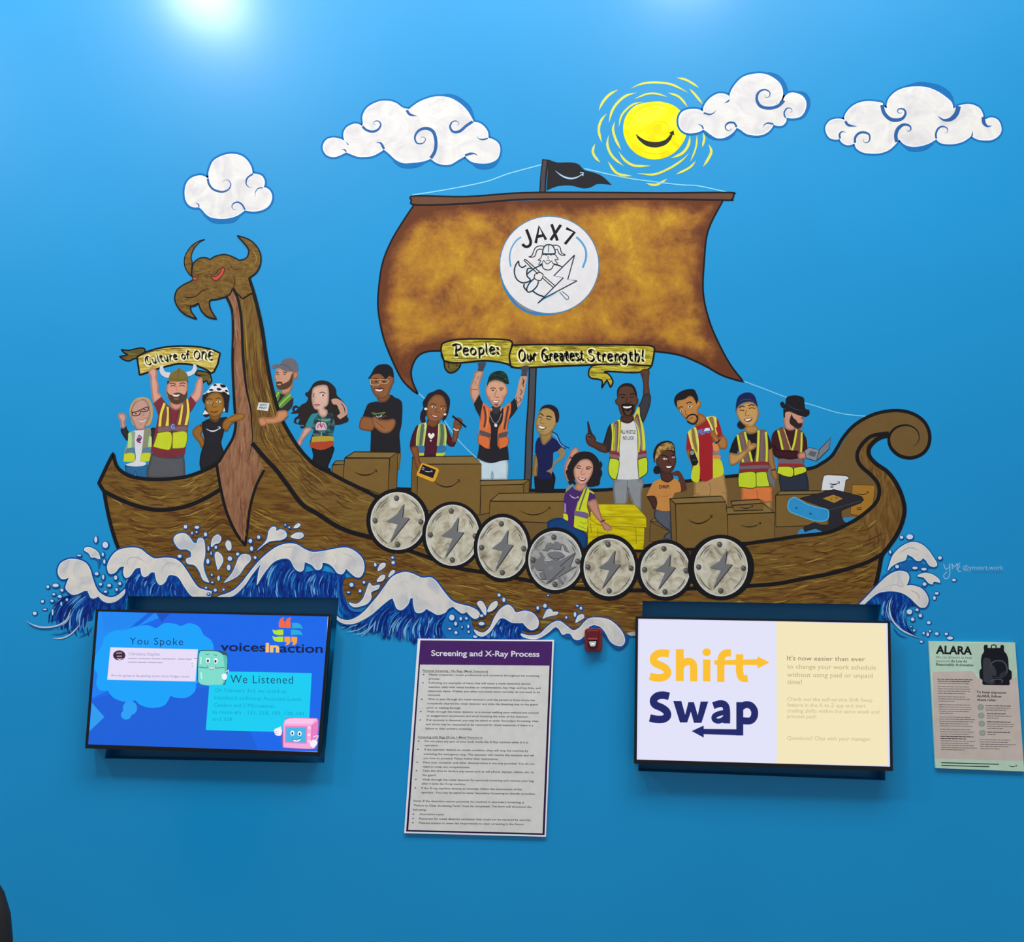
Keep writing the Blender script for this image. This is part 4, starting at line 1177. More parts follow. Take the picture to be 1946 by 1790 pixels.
q.part('face'); q.s('1c0e0a', '1110,850 1140,845 1175,865', 9).s('1c0e0a', '1205,850 1235,845', 9).f('e8e2dc', '1120,878 1150,868 1170,880 1145,888').f('e8e2dc', '1208,862 1232,855 1240,868 1218,872').e_('180c0a', 1150, 877, 7).e_('180c0a', 1226, 864, 6).s('3a1e16', '1185,880 1175,915 1205,922', 7)
q.f('3a1512', '1140,950 1180,945 1220,948 1205,975 1165,975').f('f6f3f0', '1150,952 1185,950 1212,950 1195,966 1165,966')
q.done()

# yellow chest
t = Thing('painted_crate', 'bright yellow lidded plastic crate beside the waving woman', 'painted crate', (1190, 1040))
t.clip = True
t.part('tub'); t.fo('crate_yellow', '!395,1440 510,1455 945,1540 940,1700 !930,1765 !850,1760 700,1700 600,1620 395,1720', 6, '8a7a10', False).s('8a7a10', '600,1540 740,1535 850,1545 865,1700', 6).s('8a7a10', '420,1500 430,1600', 6).s('8a7a10', '490,1560 495,1650', 6)
t.part('lid'); t.fo('crate_yellow', '!480,1320 850,1322 960,1445 965,1545 !520,1530 !420,1470 !420,1400', 6, '8a7a10', False).s('8a7a10', '520,1440 960,1445', 6, sm=False).s('8a7a10', '850,1322 955,1440', 5, sm=False)
t.done()
waver.part('lowered_arm'); waver.f('c98d74', '!385,1300 465,1270 500,1370 530,1460 555,1500 600,1530 630,1570 590,1575 560,1570 530,1510 480,1450 430,1380').s('5a3028', '520,1490 560,1475', 14).s('c98d74', '590,1540 625,1570', 12).s('c98d74', '570,1550 590,1590', 12).done()

# moustached man
q = person('man with a goatee in a red t-shirt, yellow vest and khaki shorts', 1345, 945)
ctx(1220, 720, 5.121)
q.part('shorts', label='khaki cargo shorts'); q.f('b58a55', '!505,1000 600,990 700,950 !800,920 815,1020 830,1100 !830,1250 !815,1215 !790,1150 !500,1145').s('7a5a30', '655,1010 670,1080 655,1140', 5).s('7a5a30', '505,1115 560,1120', 5).s('7a5a30', '775,1108 825,1112', 5)
q.part('arm'); q.f('b5763f', '!435,690 500,690 520,760 530,870 500,890 480,800 !455,760')
q.part('shirt', label='red t-shirt with blue and white lettering'); q.f('a32228', '!520,460 600,420 !640,370 720,370 760,450 !785,550 720,590 !690,620 690,800 !695,960 620,1000 !560,970 !555,800 !545,690 !430,690 435,600 445,520')
q.t('5f7fc0', 'PEAK', 540, 552, 690, 512, 48, .05).f('e6e9f2', '!600,510 !620,478 !650,478 !665,500', False)
q.part('vest'); q.f('d9c85a', '!445,515 520,470 540,600 555,700 560,850 !565,900 !520,880 !500,700 470,620').f('8a7440', '!480,490 505,480 530,620 545,720 !520,700 490,600').s('e9e070', '455,520 480,630 500,700', 14).s('e9e070', '520,475 545,600 548,720', 14)
q.f('d9c85a', '!620,370 720,370 720,480 735,540 !700,560 660,450').f('8a7440', '!650,380 690,372 710,480 !715,540 690,500').s('e9e070', '630,372 670,450 700,530', 14).s('e9e070', '715,375 725,470', 12)
q.f('e08a4a', '!685,620 700,700 !750,700 !745,640').f('8a8078', '!690,710 755,705 !758,745 !690,745').f('e08a4a', '!688,745 760,745 !762,785 !686,780')
q.f('c9d22e', '!500,850 560,835 !560,980 540,1010 490,990 478,940').f('c9d22e', '!690,780 762,785 790,860 795,920 760,950 !690,970')
q.part('arm_across_chest'); q.f('b5763f', '!785,540 820,590 830,640 810,680 760,670 740,630 !700,600 680,560 665,530 690,500 710,530 730,570 !760,600').s('8a5228', '690,520 700,560', 6).s('26201c', '715,625 745,610 755,590', 14)
q.part('scanner', label='black handheld scanner'); q.f('1d1b20', '!455,700 500,685 515,720 !550,810 !530,840 490,840 470,780').f('8a8c88', '!462,705 500,695 508,730 475,740').s('5a5c60', '490,790 530,790', 6)
q.part('neck'); q.f('b0713c', '!520,440 !560,330 620,380 600,420 !530,460')
q.part('head'); q.f('c08548', '330,230 380,190 480,165 540,220 550,205 572,225 570,260 548,285 545,340 530,400 500,435 460,420 410,370 370,320 345,280')
q.part('hair', label='black hair'); q.f('1f1a1e', '!345,285 318,240 315,190 350,140 420,105 500,100 530,140 548,200 !530,245 500,180 460,165 420,195 380,205 340,215')
q.part('face'); q.s('2a1a10', '355,290 380,270 400,275', 8).s('2a1a10', '435,240 460,225 485,235', 10).f('ece6dc', '365,315 385,300 400,312 385,325').f('ece6dc', '445,270 470,258 488,268 465,282').e_('1c120c', 385, 313, 8).e_('1c120c', 466, 269, 9).s('8a5528', '420,300 425,350 450,350', 7)
q.s('1f1714', '430,385 460,355 500,345 530,360 540,400 510,435 470,430 440,410', 14).s('8c4a30', '455,390 480,382 500,375', 8)
q.done()

# woman in the blue cap
q = person('woman in a navy cap, yellow vest and orange shorts, giving a thumbs up', 1436, 955)
q.part('shorts', label='orange shorts'); q.f('dd7b42', '!965,1050 1240,1045 1265,1110 !1270,1190 1215,1208 !1165,1180 !965,1175').s('a5552a', '1115,1080 1130,1170', 6).f('b5854e', '!1185,1205 1250,1195 !1255,1260 !1215,1240')
q.part('laptop', label='grey laptop carried under the arm'); q.f('6d7076', '!1205,870 !1225,850 1300,960 !1290,1065 !1215,980 !1190,930', False)
q.part('arm'); q.f('a27440', '!1230,680 1265,670 1280,780 1300,880 1320,960 1300,985 1265,940 !1258,880 1230,800').s('2a2420', '1260,890 1300,880', 12)
q.part('shirt', label='black t-shirt'); q.f('1e1b20', '!1000,510 1050,540 1130,500 !1200,505 1235,560 1265,660 !1235,690 1200,800 !1000,820 940,700 !925,740 !848,715 880,620 930,540')
q.part('vest'); q.f('7d5a4c', '!925,545 1000,510 1040,700 1080,810 !955,820 940,700').f('7d5a4c', '!1125,495 1210,505 1230,650 1222,810 !1085,815 1110,700')
q.s('74676c', '965,545 1000,680 1020,800', 22).s('74676c', '1175,520 1165,670 1165,800', 22)
for s_, w in (('930,545 955,680 985,810', 20), ('1000,515 1040,680 1070,805', 20), ('1135,500 1130,660 1120,805', 22), ('1205,515 1215,660 1212,805', 20)):
    q.s('d4dc3a', s_, w)
q.f('8e2a30', '!950,820 1225,808 !1222,905 !945,912').f('6f626c', '!950,848 1225,838 !1222,870 !948,880')
q.fo('c4d62c', '!945,915 1100,910 1105,1055 !940,1050 935,980', 7, '3c3c14').fo('c4d62c', '!1110,910 1205,905 1225,970 !1245,1045 1180,1050 !1112,1050', 7, '3c3c14')
q.part('thumbs_up_arm'); q.f('c49355', '!848,725 925,740 980,710 1030,680 1035,620 1045,590 1058,610 1060,630 1100,625 1115,650 1080,680 1030,710 970,780 900,830 860,835 845,790').s('8c6430', '1050,640 1095,648', 6)
q.part('neck'); q.f('b98a4e', '!1010,460 1115,460 1120,510 1060,530 !1000,505')
q.part('bun'); q.f('221c22', '930,430 960,405 1000,430 1005,465 970,490 930,465')
q.part('head'); q.f('cb9c5e', '940,270 1000,230 1080,225 1120,270 1135,320 1125,390 1090,450 1050,470 1000,450 950,400 925,350 920,300')
q.part('face'); q.s('231612', '945,285 970,265 1000,272', 10).s('231612', '1035,265 1065,250 1095,262', 10).s('231612', '950,310 975,302 995,312', 8).s('231612', '1040,290 1070,280 1100,290', 8).s('93682f', '1020,300 1005,350 1030,360 1055,350', 7)
q.f('6e3226', '990,395 1030,385 1075,375 1060,410 1020,420').f('f5f1ea', '1000,398 1035,390 1068,380 1045,402 1015,408').s('93682f', '1000,440 1040,445', 6)
q.part('cap', label='navy cap'); q.f('1b2350', '!912,320 918,230 940,170 990,138 1050,133 1100,170 !1128,275 1080,230 1020,220 960,240 !925,280').s('2f4a7c', '930,240 980,205 1050,200 1110,240', 7, 'b')
q.done()

# man in the fedora with laptop
q = person('bearded man in a black fedora and maroon sweater looking down at a silver laptop', 1508, 930)
q.part('jeans', label='dark blue jeans'); q.f('2c3442', '!1330,910 1450,945 !1600,910 1620,1000 !1625,1085 1480,1090 !1350,1095 1335,1000').s('1f2530', '1400,1000 1470,1010', 5, 'b').s('1f2530', '1510,1020 1590,1000', 5, 'b')
q.part('sweater', label='maroon sweater'); q.f('3f1a20', '!1390,475 1440,500 1510,480 !1560,510 1600,580 1610,680 1600,720 !1570,760 1560,830 !1330,830 1320,770 1280,740 1262,650 1262,560 1300,500')
q.part('vest'); q.f('7a4e40', '!1315,495 1380,475 1450,680 !1440,700 !1360,700 1335,600').f('7a4e40', '!1515,485 1560,520 1560,700 !1455,700 1480,620')
q.s('cfd83a', '1325,500 1350,600 1370,695', 20).s('cfc070', '1380,480 1420,600 1450,690', 9).s('cfd83a', '1505,490 1485,610 1460,700', 20).s('cfd83a', '1555,520 1552,620 1548,715', 18)
q.f('75626a', '!1330,775 1560,780 !1565,830 !1325,822').f('a3272c', '!1325,822 1570,828 !1578,855 !1325,850')
q.fo('cdd72e', '!1325,852 1460,860 1470,945 1400,950 !1315,915', 7, '30300f').fo('cdd72e', '!1478,862 1580,855 1595,905 !1480,945', 7, '30300f')
q.part('arm'); q.f('3f1a20', '!1280,640 1320,690 1420,700 !1520,705 !1525,765 1450,780 1360,765 1300,745').s('260f12', '1300,680 1400,705 1515,708', 5)
q.part('hand'); q.f('d08a72', '!1520,730 1560,715 1600,725 1610,755 1560,775 1525,768')
q.part('laptop', label='open silver laptop'); q.fo('8b9198', '!1580,700 !1625,665 !1725,690 !1700,800 !1600,770', 6, '26262c', False).fo('7a7e85', '!1725,690 !1838,572 !1820,680 !1720,780 !1700,790', 6, '26262c', False).f('5f646c', '!1615,740 !1640,700 !1700,715 !1680,760', False)
q.part('head'); q.f('cf9580', '!1380,300 1380,400 !1395,480 1440,500 1500,480 !1480,470 1555,480 1560,440 1575,420 1570,380 !1560,350')
q.part('hair'); q.f('241d1f', '!1375,290 1420,300 1450,330 !1400,330 !1390,380 !1378,370').f('cf9580', '1395,330 1440,320 1455,360 1430,400 1400,390')
q.part('beard'); q.f('2e2423', '!1455,340 1475,380 1500,400 1520,430 !1560,425 1555,465 1520,482 1470,460 1435,420').s('8a4a3c', '1530,432 1560,428', 7).s('4a2a22', '1545,385 1570,380', 6)
q.part('fedora', label='black fedora'); q.f('1f1d22', '!1400,290 1360,275 1345,235 1370,220 !1395,250 1400,200 1420,170 1500,160 1570,180 !1580,210 1590,290 1625,300 1630,340 1600,365 1550,362 1470,330').s('3a383e', '1400,240 1480,290 1580,310', 8, 'b')
q.done()

# ---------------------------------------------------------------- cargo at the stern
ctx(1440, 760, 5.264)
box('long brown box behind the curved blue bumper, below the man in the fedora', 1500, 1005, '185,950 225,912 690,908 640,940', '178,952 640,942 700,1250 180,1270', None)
t = Thing('painted_envelope', 'white padded envelope with a curved arrow, standing in the stern', 'painted envelope', (1585, 935), 'envelopes painted in the stern')
t.part('envelope'); t.f('dedfe2', '!635,905 650,800 675,755 780,755 890,765 910,790 880,800 870,860 !855,930 740,900').s('26221c', '!635,900 650,800 675,752 780,750 890,758 912,785 885,800', 6).smile('2a2a30', 710, 830, 815, 825, 18, 12).s('3a3a40', '725,862 760,862', 8).s('3a3a40', '728,876 755,876', 8)
t.done()
t = Thing('painted_envelope', 'golden brown padded envelope with a curved arrow, against the stern post', 'painted envelope', (1640, 975), 'envelopes painted in the stern')
t.part('envelope'); t.fo('a8782a', '!945,845 1170,855 1165,960 !1150,1050 !1040,1160 !925,1140 935,1000', 6, '5a3c10', False).smile('2a1e10', 990, 930, 1105, 922, 22, 10).s('3a2c14', '990,1080 1040,1080', 9).s('3a2c14', '990,1095 1040,1095', 9)
t.done()
t = Thing('painted_machine', 'dark wheeled machine with a curved blue bumper and a gold panel, in the stern', 'painted machine', (1570, 1015))
t.part('deck_patches', label='light blue patches on the deck'); t.f('2f8fc8', '!395,1355 410,1310 470,1280 580,1280 640,1310 !690,1330').f('2f8fc8', '!850,1180 950,1170 1000,1185 940,1230 890,1240')  # pale blue patches of mural paint on the deck
t.part('chassis'); t.fo('2b2930', '!420,985 760,895 1040,965 !1060,1000 1030,1030 !870,1090 !835,1110 835,1160 !860,1220 930,1240 !850,1290 680,1335 640,1310 580,1285 520,1300 470,1320 455,1280 530,1240 570,1228 640,1250 !710,1250 !710,1130 700,1090', 6, '161418', False)
t.s('47454e', '470,1010 720,1100 1030,1010', 7, sm=False)
t.part('bumper', label='curved light blue bumper'); t.fo('2f93cc', '335,985 370,975 420,1000 500,1045 600,1075 690,1095 710,1130 700,1190 650,1212 560,1205 430,1160 330,1120 302,1075 310,1020', 10, '52b6e6').e_('154a70', 385, 1082, 12, 8).e_('154a70', 528, 1138, 14, 8)
t.part('panel', label='gold label on top'); t.f('b08432', '!650,985 !755,948 !852,985 !765,1030', False).s('4a3414', '730,990 745,992', 9).s('4a3414', '775,980 800,982', 9)
t.done()
ctx(1220, 720, 5.121)
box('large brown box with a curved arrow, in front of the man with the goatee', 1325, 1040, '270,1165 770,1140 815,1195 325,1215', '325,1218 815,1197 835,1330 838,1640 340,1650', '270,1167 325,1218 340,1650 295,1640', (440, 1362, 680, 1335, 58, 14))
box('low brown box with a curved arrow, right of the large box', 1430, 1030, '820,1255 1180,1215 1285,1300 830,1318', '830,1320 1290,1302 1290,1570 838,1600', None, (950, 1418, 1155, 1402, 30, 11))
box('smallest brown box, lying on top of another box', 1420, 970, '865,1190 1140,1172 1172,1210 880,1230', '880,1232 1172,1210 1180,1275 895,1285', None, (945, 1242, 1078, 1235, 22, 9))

# ---------------------------------------------------------------- ship: hull front, stern and dragon
ctx(0, 0, 1)
L2 = [(574, 960), (603, 976), (637, 998), (667, 1011), (698, 1020), (745, 1033), (780, 1047), (811, 1058), (865, 1078), (915, 1087), (978, 1098), (1015, 1105), (1060, 1113), (1096, 1118), (1150, 1121), (1202, 1122), (1260, 1121), (1320, 1118),
      (1375, 1116), (1429, 1113), (1478, 1109), (1525, 1100), (1573, 1091), (1611, 1081), (1649, 1068), (1676, 1053)]
L1 = [(712, 942), (755, 965), (800, 985), (905, 1012), (1000, 1032), (1105, 1046), (1210, 1049), (1320, 1046), (1414, 1034), (1440, 1030), (1478, 1025), (1516, 1019), (1573, 1012), (1611, 996), (1640, 978), (1664, 956), (1671, 937)]
BOT = [(1675, 1055), (1668, 1088), (1662, 1115), (1640, 1148), (1640, 1165), (1230, 1185), (1212, 1208), (1187, 1207), (1173, 1195), (1148, 1182), (1111, 1198), (1087, 1207), (1060, 1191), (1030, 1207), (1001, 1209), (990, 1191), (1014, 1186),
       (996, 1169), (963, 1162), (940, 1180), (920, 1200), (903, 1200), (895, 1182), (904, 1168), (872, 1153), (842, 1130), (807, 1107), (762, 1100), (739, 1118), (716, 1145), (700, 1150), (676, 1155), (655, 1141), (648, 1118), (652, 1098),
       (678, 1095), (671, 1062), (626, 1057), (581, 1055), (536, 1046), (490, 1068), (468, 1100), (423, 1133), (413, 1135), (379, 1135), (357, 1109), (334, 1080), (289, 1076), (250, 1055), (226, 1046)]
ship.part('hull', label='wood-grained lower hull')
HULL = [(574, 960)] + L2[1:] + BOT + [(219, 1026), (210, 995), (202, 958), (198, 934), (244, 956), (289, 968), (323, 968), (357, 961), (390, 947), (422, 929), (450, 880), (480, 838), (505, 868)]
ship.poly(HULL, M('wood_hull'))
ship.part('bow_rail', label='upper band of planking at the bow')
BOW = smooth(*parse('!215,864 221,884 234,898 255,907 289,911 323,909 357,904 390,891 413,879 !440,860 !470,900 !424,927 390,947 357,961 323,968 289,968 244,956 !198,934 !188,918 203,886'), True)
ship.poly(BOW, M('wood_rail'))
ship.s(BLK, '198,934 244,956 289,968 323,968 357,961 390,947 424,927', 8)
ship.s(BLK, '436,846 426,868 413,881 390,893 357,905 323,910 289,911 255,907 234,898 221,884 !215,862 203,886 !188,918 !198,934 202,958 210,995 219,1026 226,1044', 7)
ship.part('side_rail', label='upper band of planking towards the stern')
ship.poly(L1 + [(1690, 1000), (1676, 1053)] + L2[::-1] + [(596, 880), (640, 905), (690, 930)], M('wood_rail'))
ship.part('stern_post', label='wood-grained stern post')
ST = smooth(*parse('!1689,824 1673,831 1658,840 1651,851 1653,866 1666,882 1687,897 1704,920 1715,946 1719,971 1713,997 1702,1020 1687,1041 !1676,1056 1655,1045 1645,1015 !1640,978 1664,956 1671,937 1668,918 1655,902 1638,887 1630,874 1630,859 1640,842 1658,828'), True)
ship.poly(ST, M('wood_stern'))
ship.s(BLK, '1689,823 1658,828 1640,842 1630,859 1630,874 1638,887 1655,902 1668,918 1671,937 1664,956 1640,978 1611,996 1573,1012 1516,1019 1478,1025 1440,1030 1414,1034', 7)
ship.s(BLK, '1689,827 1673,831 1660,840 1651,853 1653,868 1666,882 1687,897 1704,920 1715,946 1719,971 1713,997 1702,1020 1687,1041 1676,1056 1671,1081 1667,1100 1663,1114', 8)
ship.part('sweep', label='broad wooden sweep from the neck down to the side')
SW = smooth(*parse('!478,841 505,872 525,893 546,921 574,958 603,976 637,998 667,1011 !705,1022 !730,955 693,932 654,913 625,897 597,882 570,854 545,815 529,780 515,729 !506,679 !462,679 468,737 476,776'), True)
ship.poly(SW, M('wood_sweep'))
ship.part('neck', label='side of the dragon neck')
ship.poly(smooth(*parse('!443,540 453,572 459,612 !462,679 467,737 475,776 478,815 !478,841 520,820 !528,775 515,729 506,679 499,620 493,600 483,560 !473,528'), True), M('wood_post'))
ship.part('planking_lines', label='black painted line along the planking')
ship.s(BLK, [p for p in L2[4:]], 7.5)
ship.s(BLK, [p for p in L1[:9]], 9)

# grain strokes follow the run of the planks
def inside(x, y, P):
    c = False
    for i in range(len(P)):
        (x1, y1), (x2, y2) = P[i - 1], P[i]
        if (y1 > y) != (y2 > y) and x < (x2 - x1) * (y - y1) / (y2 - y1) + x1:
            c = not c
    return c


def interp(L, x):
    for (a, b), (c, d) in zip(L, L[1:]):
        if a <= x <= c:
            return b + (d - b) * (x - a) / (c - a)
    return L[0][1] if x < L[0][0] else L[-1][1]


rnd = random.Random(3)
LB = [(198, 934), (244, 956), (289, 968), (323, 968), (357, 961), (390, 947), (424, 927), (470, 950), (530, 975), (600, 985)]
def grain(region, line, o0, o1, x0, x1, n, cols, lmin=14, lmax=55, wob=1.4):
    k = 0
    while k < n:
        x, off, L = rnd.uniform(x0, x1), rnd.uniform(o0, o1), rnd.uniform(lmin, lmax)
        ph = rnd.uniform(0, 6)
        pts = [(x + L * i / 6, interp(line, x + L * i / 6) + off + wob * math.sin(ph + i * .7)) for i in range(7)]
        k += 1
        if all(inside(a, b, region) for a, b in (pts[0], pts[3], pts[6])):
            ship.s(rnd.choice(cols), pts, rnd.uniform(1.0, 2.4), 'b')


GC = ['55351a', '5f3f1c', '5a3817', '5a3817', '94762f', 'a58a3c', '7d4a28']
ship.part('grain_stroke', kind='stuff')
WHOLE = L1 + [(1676, 1053)] + BOT[0:] + HULL[-12:]
grain(HULL, L2, 6, 85, 600, 1670, 330, GC)
grain(L1 + [(1700, 1010), (1676, 1053)] + L2[::-1], L2, -75, -5, 700, 1670, 240, GC)
grain(HULL, LB, 6, 110, 200, 560, 190, GC)
grain(BOW, LB, -50, -5, 200, 420, 60, GC, 12, 40)
for i in range(110):
    u = rnd.random()
    v = rnd.uniform(0.08, 0.9)
    a0 = [(462, 600), (463, 679), (467, 737), (475, 776), (479, 815), (482, 841), (505, 872), (525, 893), (546, 921), (574, 958), (603, 976), (637, 998), (667, 1011), (698, 1019)]
    b0 = [(494, 600), (506, 679), (515, 729), (529, 780), (545, 815), (556, 835), (570, 854), (583, 868), (597, 882), (625, 897), (654, 913), (675, 923), (693, 932), (722, 948)]
    s0 = rnd.uniform(0, 11.5)
    P = []
    for j in range(5):
        q_ = min(12.99, s0 + j * .33)
        i0 = int(q_)
        fr = q_ - i0
        A0 = [a0[i0][k] + (a0[i0 + 1][k] - a0[i0][k]) * fr for k in (0, 1)]
        B0 = [b0[i0][k] + (b0[i0 + 1][k] - b0[i0][k]) * fr for k in (0, 1)]
        w_ = v + .02 * math.sin(j * 1.3 + i)
        P.append((A0[0] + (B0[0] - A0[0]) * w_, A0[1] + (B0[1] - A0[1]) * w_))
    ship.s(rnd.choice(GC), P, rnd.uniform(.8, 2), 'b')
ship.part('chest', label='pinkish brown front of the neck and keel')
ship.poly(smooth(*parse('!428,557 441,590 443,630 442,680 443,718 446,776 448,805 443,831 430,854 !418,877 413,890 !419,926 430,971 450,1015 !466,1037 471,990 480,940 490,910 !502,892 !480,842 479,815 475,776 467,737 463,679 461,620 459,612 453,572 !443,545'), True), M('wood_keel'))
ship.s(BLK, '430,563 441,590 443,630 442,680 443,718 446,776 448,805 443,831 430,854 416,878', 5)
ship.s(BLK, '443,548 453,572 459,612 462,679 468,737 476,776 479,815 479,841 474,866 468,880', 5, 'e')
ship.s(BLK, '412,884 419,926 430,971 448,1012 467,1037', 5.5).s(BLK, '502,893 486,925 475,965 470,1005 466,1036', 5)
ship.s(BLK, '479,842 505,872 525,893 546,921 574,958 603,976 637,998 667,1011 705,1021', 8.5)
ship.s(BLK, '473,529 483,560 493,600 499,630 506,679 515,729 529,780 545,815 570,854 597,882 625,897 654,913 693,932 730,952', 7)
ship.part('grain_stroke', kind='stuff')
for i in range(40):
    s0 = rnd.uniform(560, 1000)
    cx_ = {0: 449, 1: 453, 2: 461, 3: 463}[min(3, int((s0 - 560) / 110))]
    wd_ = 5 if s0 < 860 else 22 if s0 < 940 else 8
    x = cx_ + rnd.uniform(-wd_, wd_)
    ship.s(rnd.choice(['6f4530', '7a4c36', 'b58468', 'a3744a']), [(x, s0), (x + rnd.uniform(-2, 2), s0 + 14), (x + rnd.uniform(-1, 4), s0 + rnd.uniform(20, 34))], rnd.uniform(.8, 1.8), 'b')

# dragon head
ctx(320, 270, 4.972)
ship.done()
ship.part('horn', under=None, label='far horn of the dragon'); ship.fo('wood_head', '!345,920 290,935 220,980 165,1060 150,1130 165,1200 !215,1270 !225,1130 215,1080 240,1010 290,950', 10)
ship.part('dragon_head', label='carved dragon head with beaked mouth')
ship.fo('wood_head', '!235,1145 280,1105 340,1090 !395,1110 440,1080 530,1062 610,1085 !670,1118 730,1100 755,1060 750,1000 !650,882 760,920 830,980 870,1060 870,1150 840,1220 800,1258 !760,1285 770,1330 !800,1420 !700,1480 !640,1420 610,1380 580,1440 !530,1465 450,1485 390,1500 400,1580 !455,1672 370,1650 310,1590 !285,1520 250,1545 !210,1550 215,1600 !268,1672 160,1630 90,1560 60,1480 80,1400 140,1350 200,1320 !235,1300 220,1230', 13)
ship.s(BLK, '120,1450 190,1470 260,1455 320,1405 380,1385', 9, 'b').s(BLK, '140,1530 210,1550 285,1515', 8, 'b').s('4a3214', '225,1220 260,1255 310,1245 330,1235', 9, 'b').s('4a3214', '365,1225 400,1250 440,1250 480,1200 530,1180', 10, 'b').s('4a3214', '570,1120 620,1200 740,1195', 7, 'b').s('3a2410', '610,1250 630,1330 600,1400', 9, 'b')
ship.s('a08040', '300,1120 350,1130 380,1150', 7, 'b').s('a08040', '150,1400 230,1370', 7, 'b').s('a08040', '450,1110 530,1100 600,1130', 7, 'b').s('a08040', '780,1000 830,1080 820,1160', 8, 'b')
ship.part('dragon_eye', label='red slanted eye'); ship.fo('cf4a44', '!400,1265 450,1270 490,1230 !505,1190 530,1190 520,1240 480,1290 450,1308 425,1300', 7, '3a1810').fo('d84a50', '!222,1275 250,1278 !285,1275 265,1300 !240,1305', 6, '3a1810')
ship.done()

# people whose arms lie over the neck
ctx(180, 640, 5.966)
lady.part('outstretched_arm'); lady.f('a8702e', '!1500,930 1580,885 1660,868 1700,880 1690,920 !1640,945 1570,960 1530,1000 !1490,1070 1450,1030 1460,970').s('6a4018', '1495,1060 1480,1000 1530,960 1600,955', 6, 'b').done()
ctx(400, 620, 5.121)
capman.part('forearm'); capman.f('cf8d62', '!660,825 740,820 !755,870 700,920 620,945 560,945 510,970 480,960 465,905 490,890 540,895 620,890 !650,870').s('8a5534', '520,900 545,935 530,960', 5, 'b').done()
t = Thing('painted_note', 'small white safety note on the dragon neck', 'painted note', (499, 780))
t.part('sheet'); t.f('dcdfe0', '!468,740 !575,748 !560,825 !452,812', False)
t.t('3a4048', 'SAFETY', 478, 772, 555, 776, 17, .03).t('3a4048', 'FIRST', 474, 800, 548, 804, 17, .03)
t.done()
# tattooed hand of the curly haired woman over the rail
# ---------------------------------------------------------------- shields
ctx(0, 0, 1)
GS = 'round shields along the ship side'
SH = [(756, 990, 52, 55, 60, 62, 'first round shield from the left, speckled, with a grey lightning bolt'),
      (860, 1017, 51, 58, 58, 64, 'second round shield from the left, with a grey lightning bolt, lower than the first'),
      (955, 1041, 48, 58, 55, 65, 'third round shield from the left, with a bolt, beside the axe-bearer shield'),
      (1055, 1065, 51, 56, 57, 63, 'grey round shield with an axe-bearer figure in relief, in the middle of the row'),
      (1158, 1078, 49, 55, 56, 63, 'round shield with a bolt just right of the axe-bearer shield, below the yellow crate'),
      (1264, 1083, 47, 51, 55, 58, 'smallest bolt shield, second from the right end of the row'),
      (1370, 1078, 51, 55, 63, 62, 'rightmost round shield, with a grey lightning bolt')]
BOLT = [(.22, -.61), (.16, -.12), (.42, -.10), (-.32, .78), (.0, .10), (-.43, .02), (-.05, -.22)]
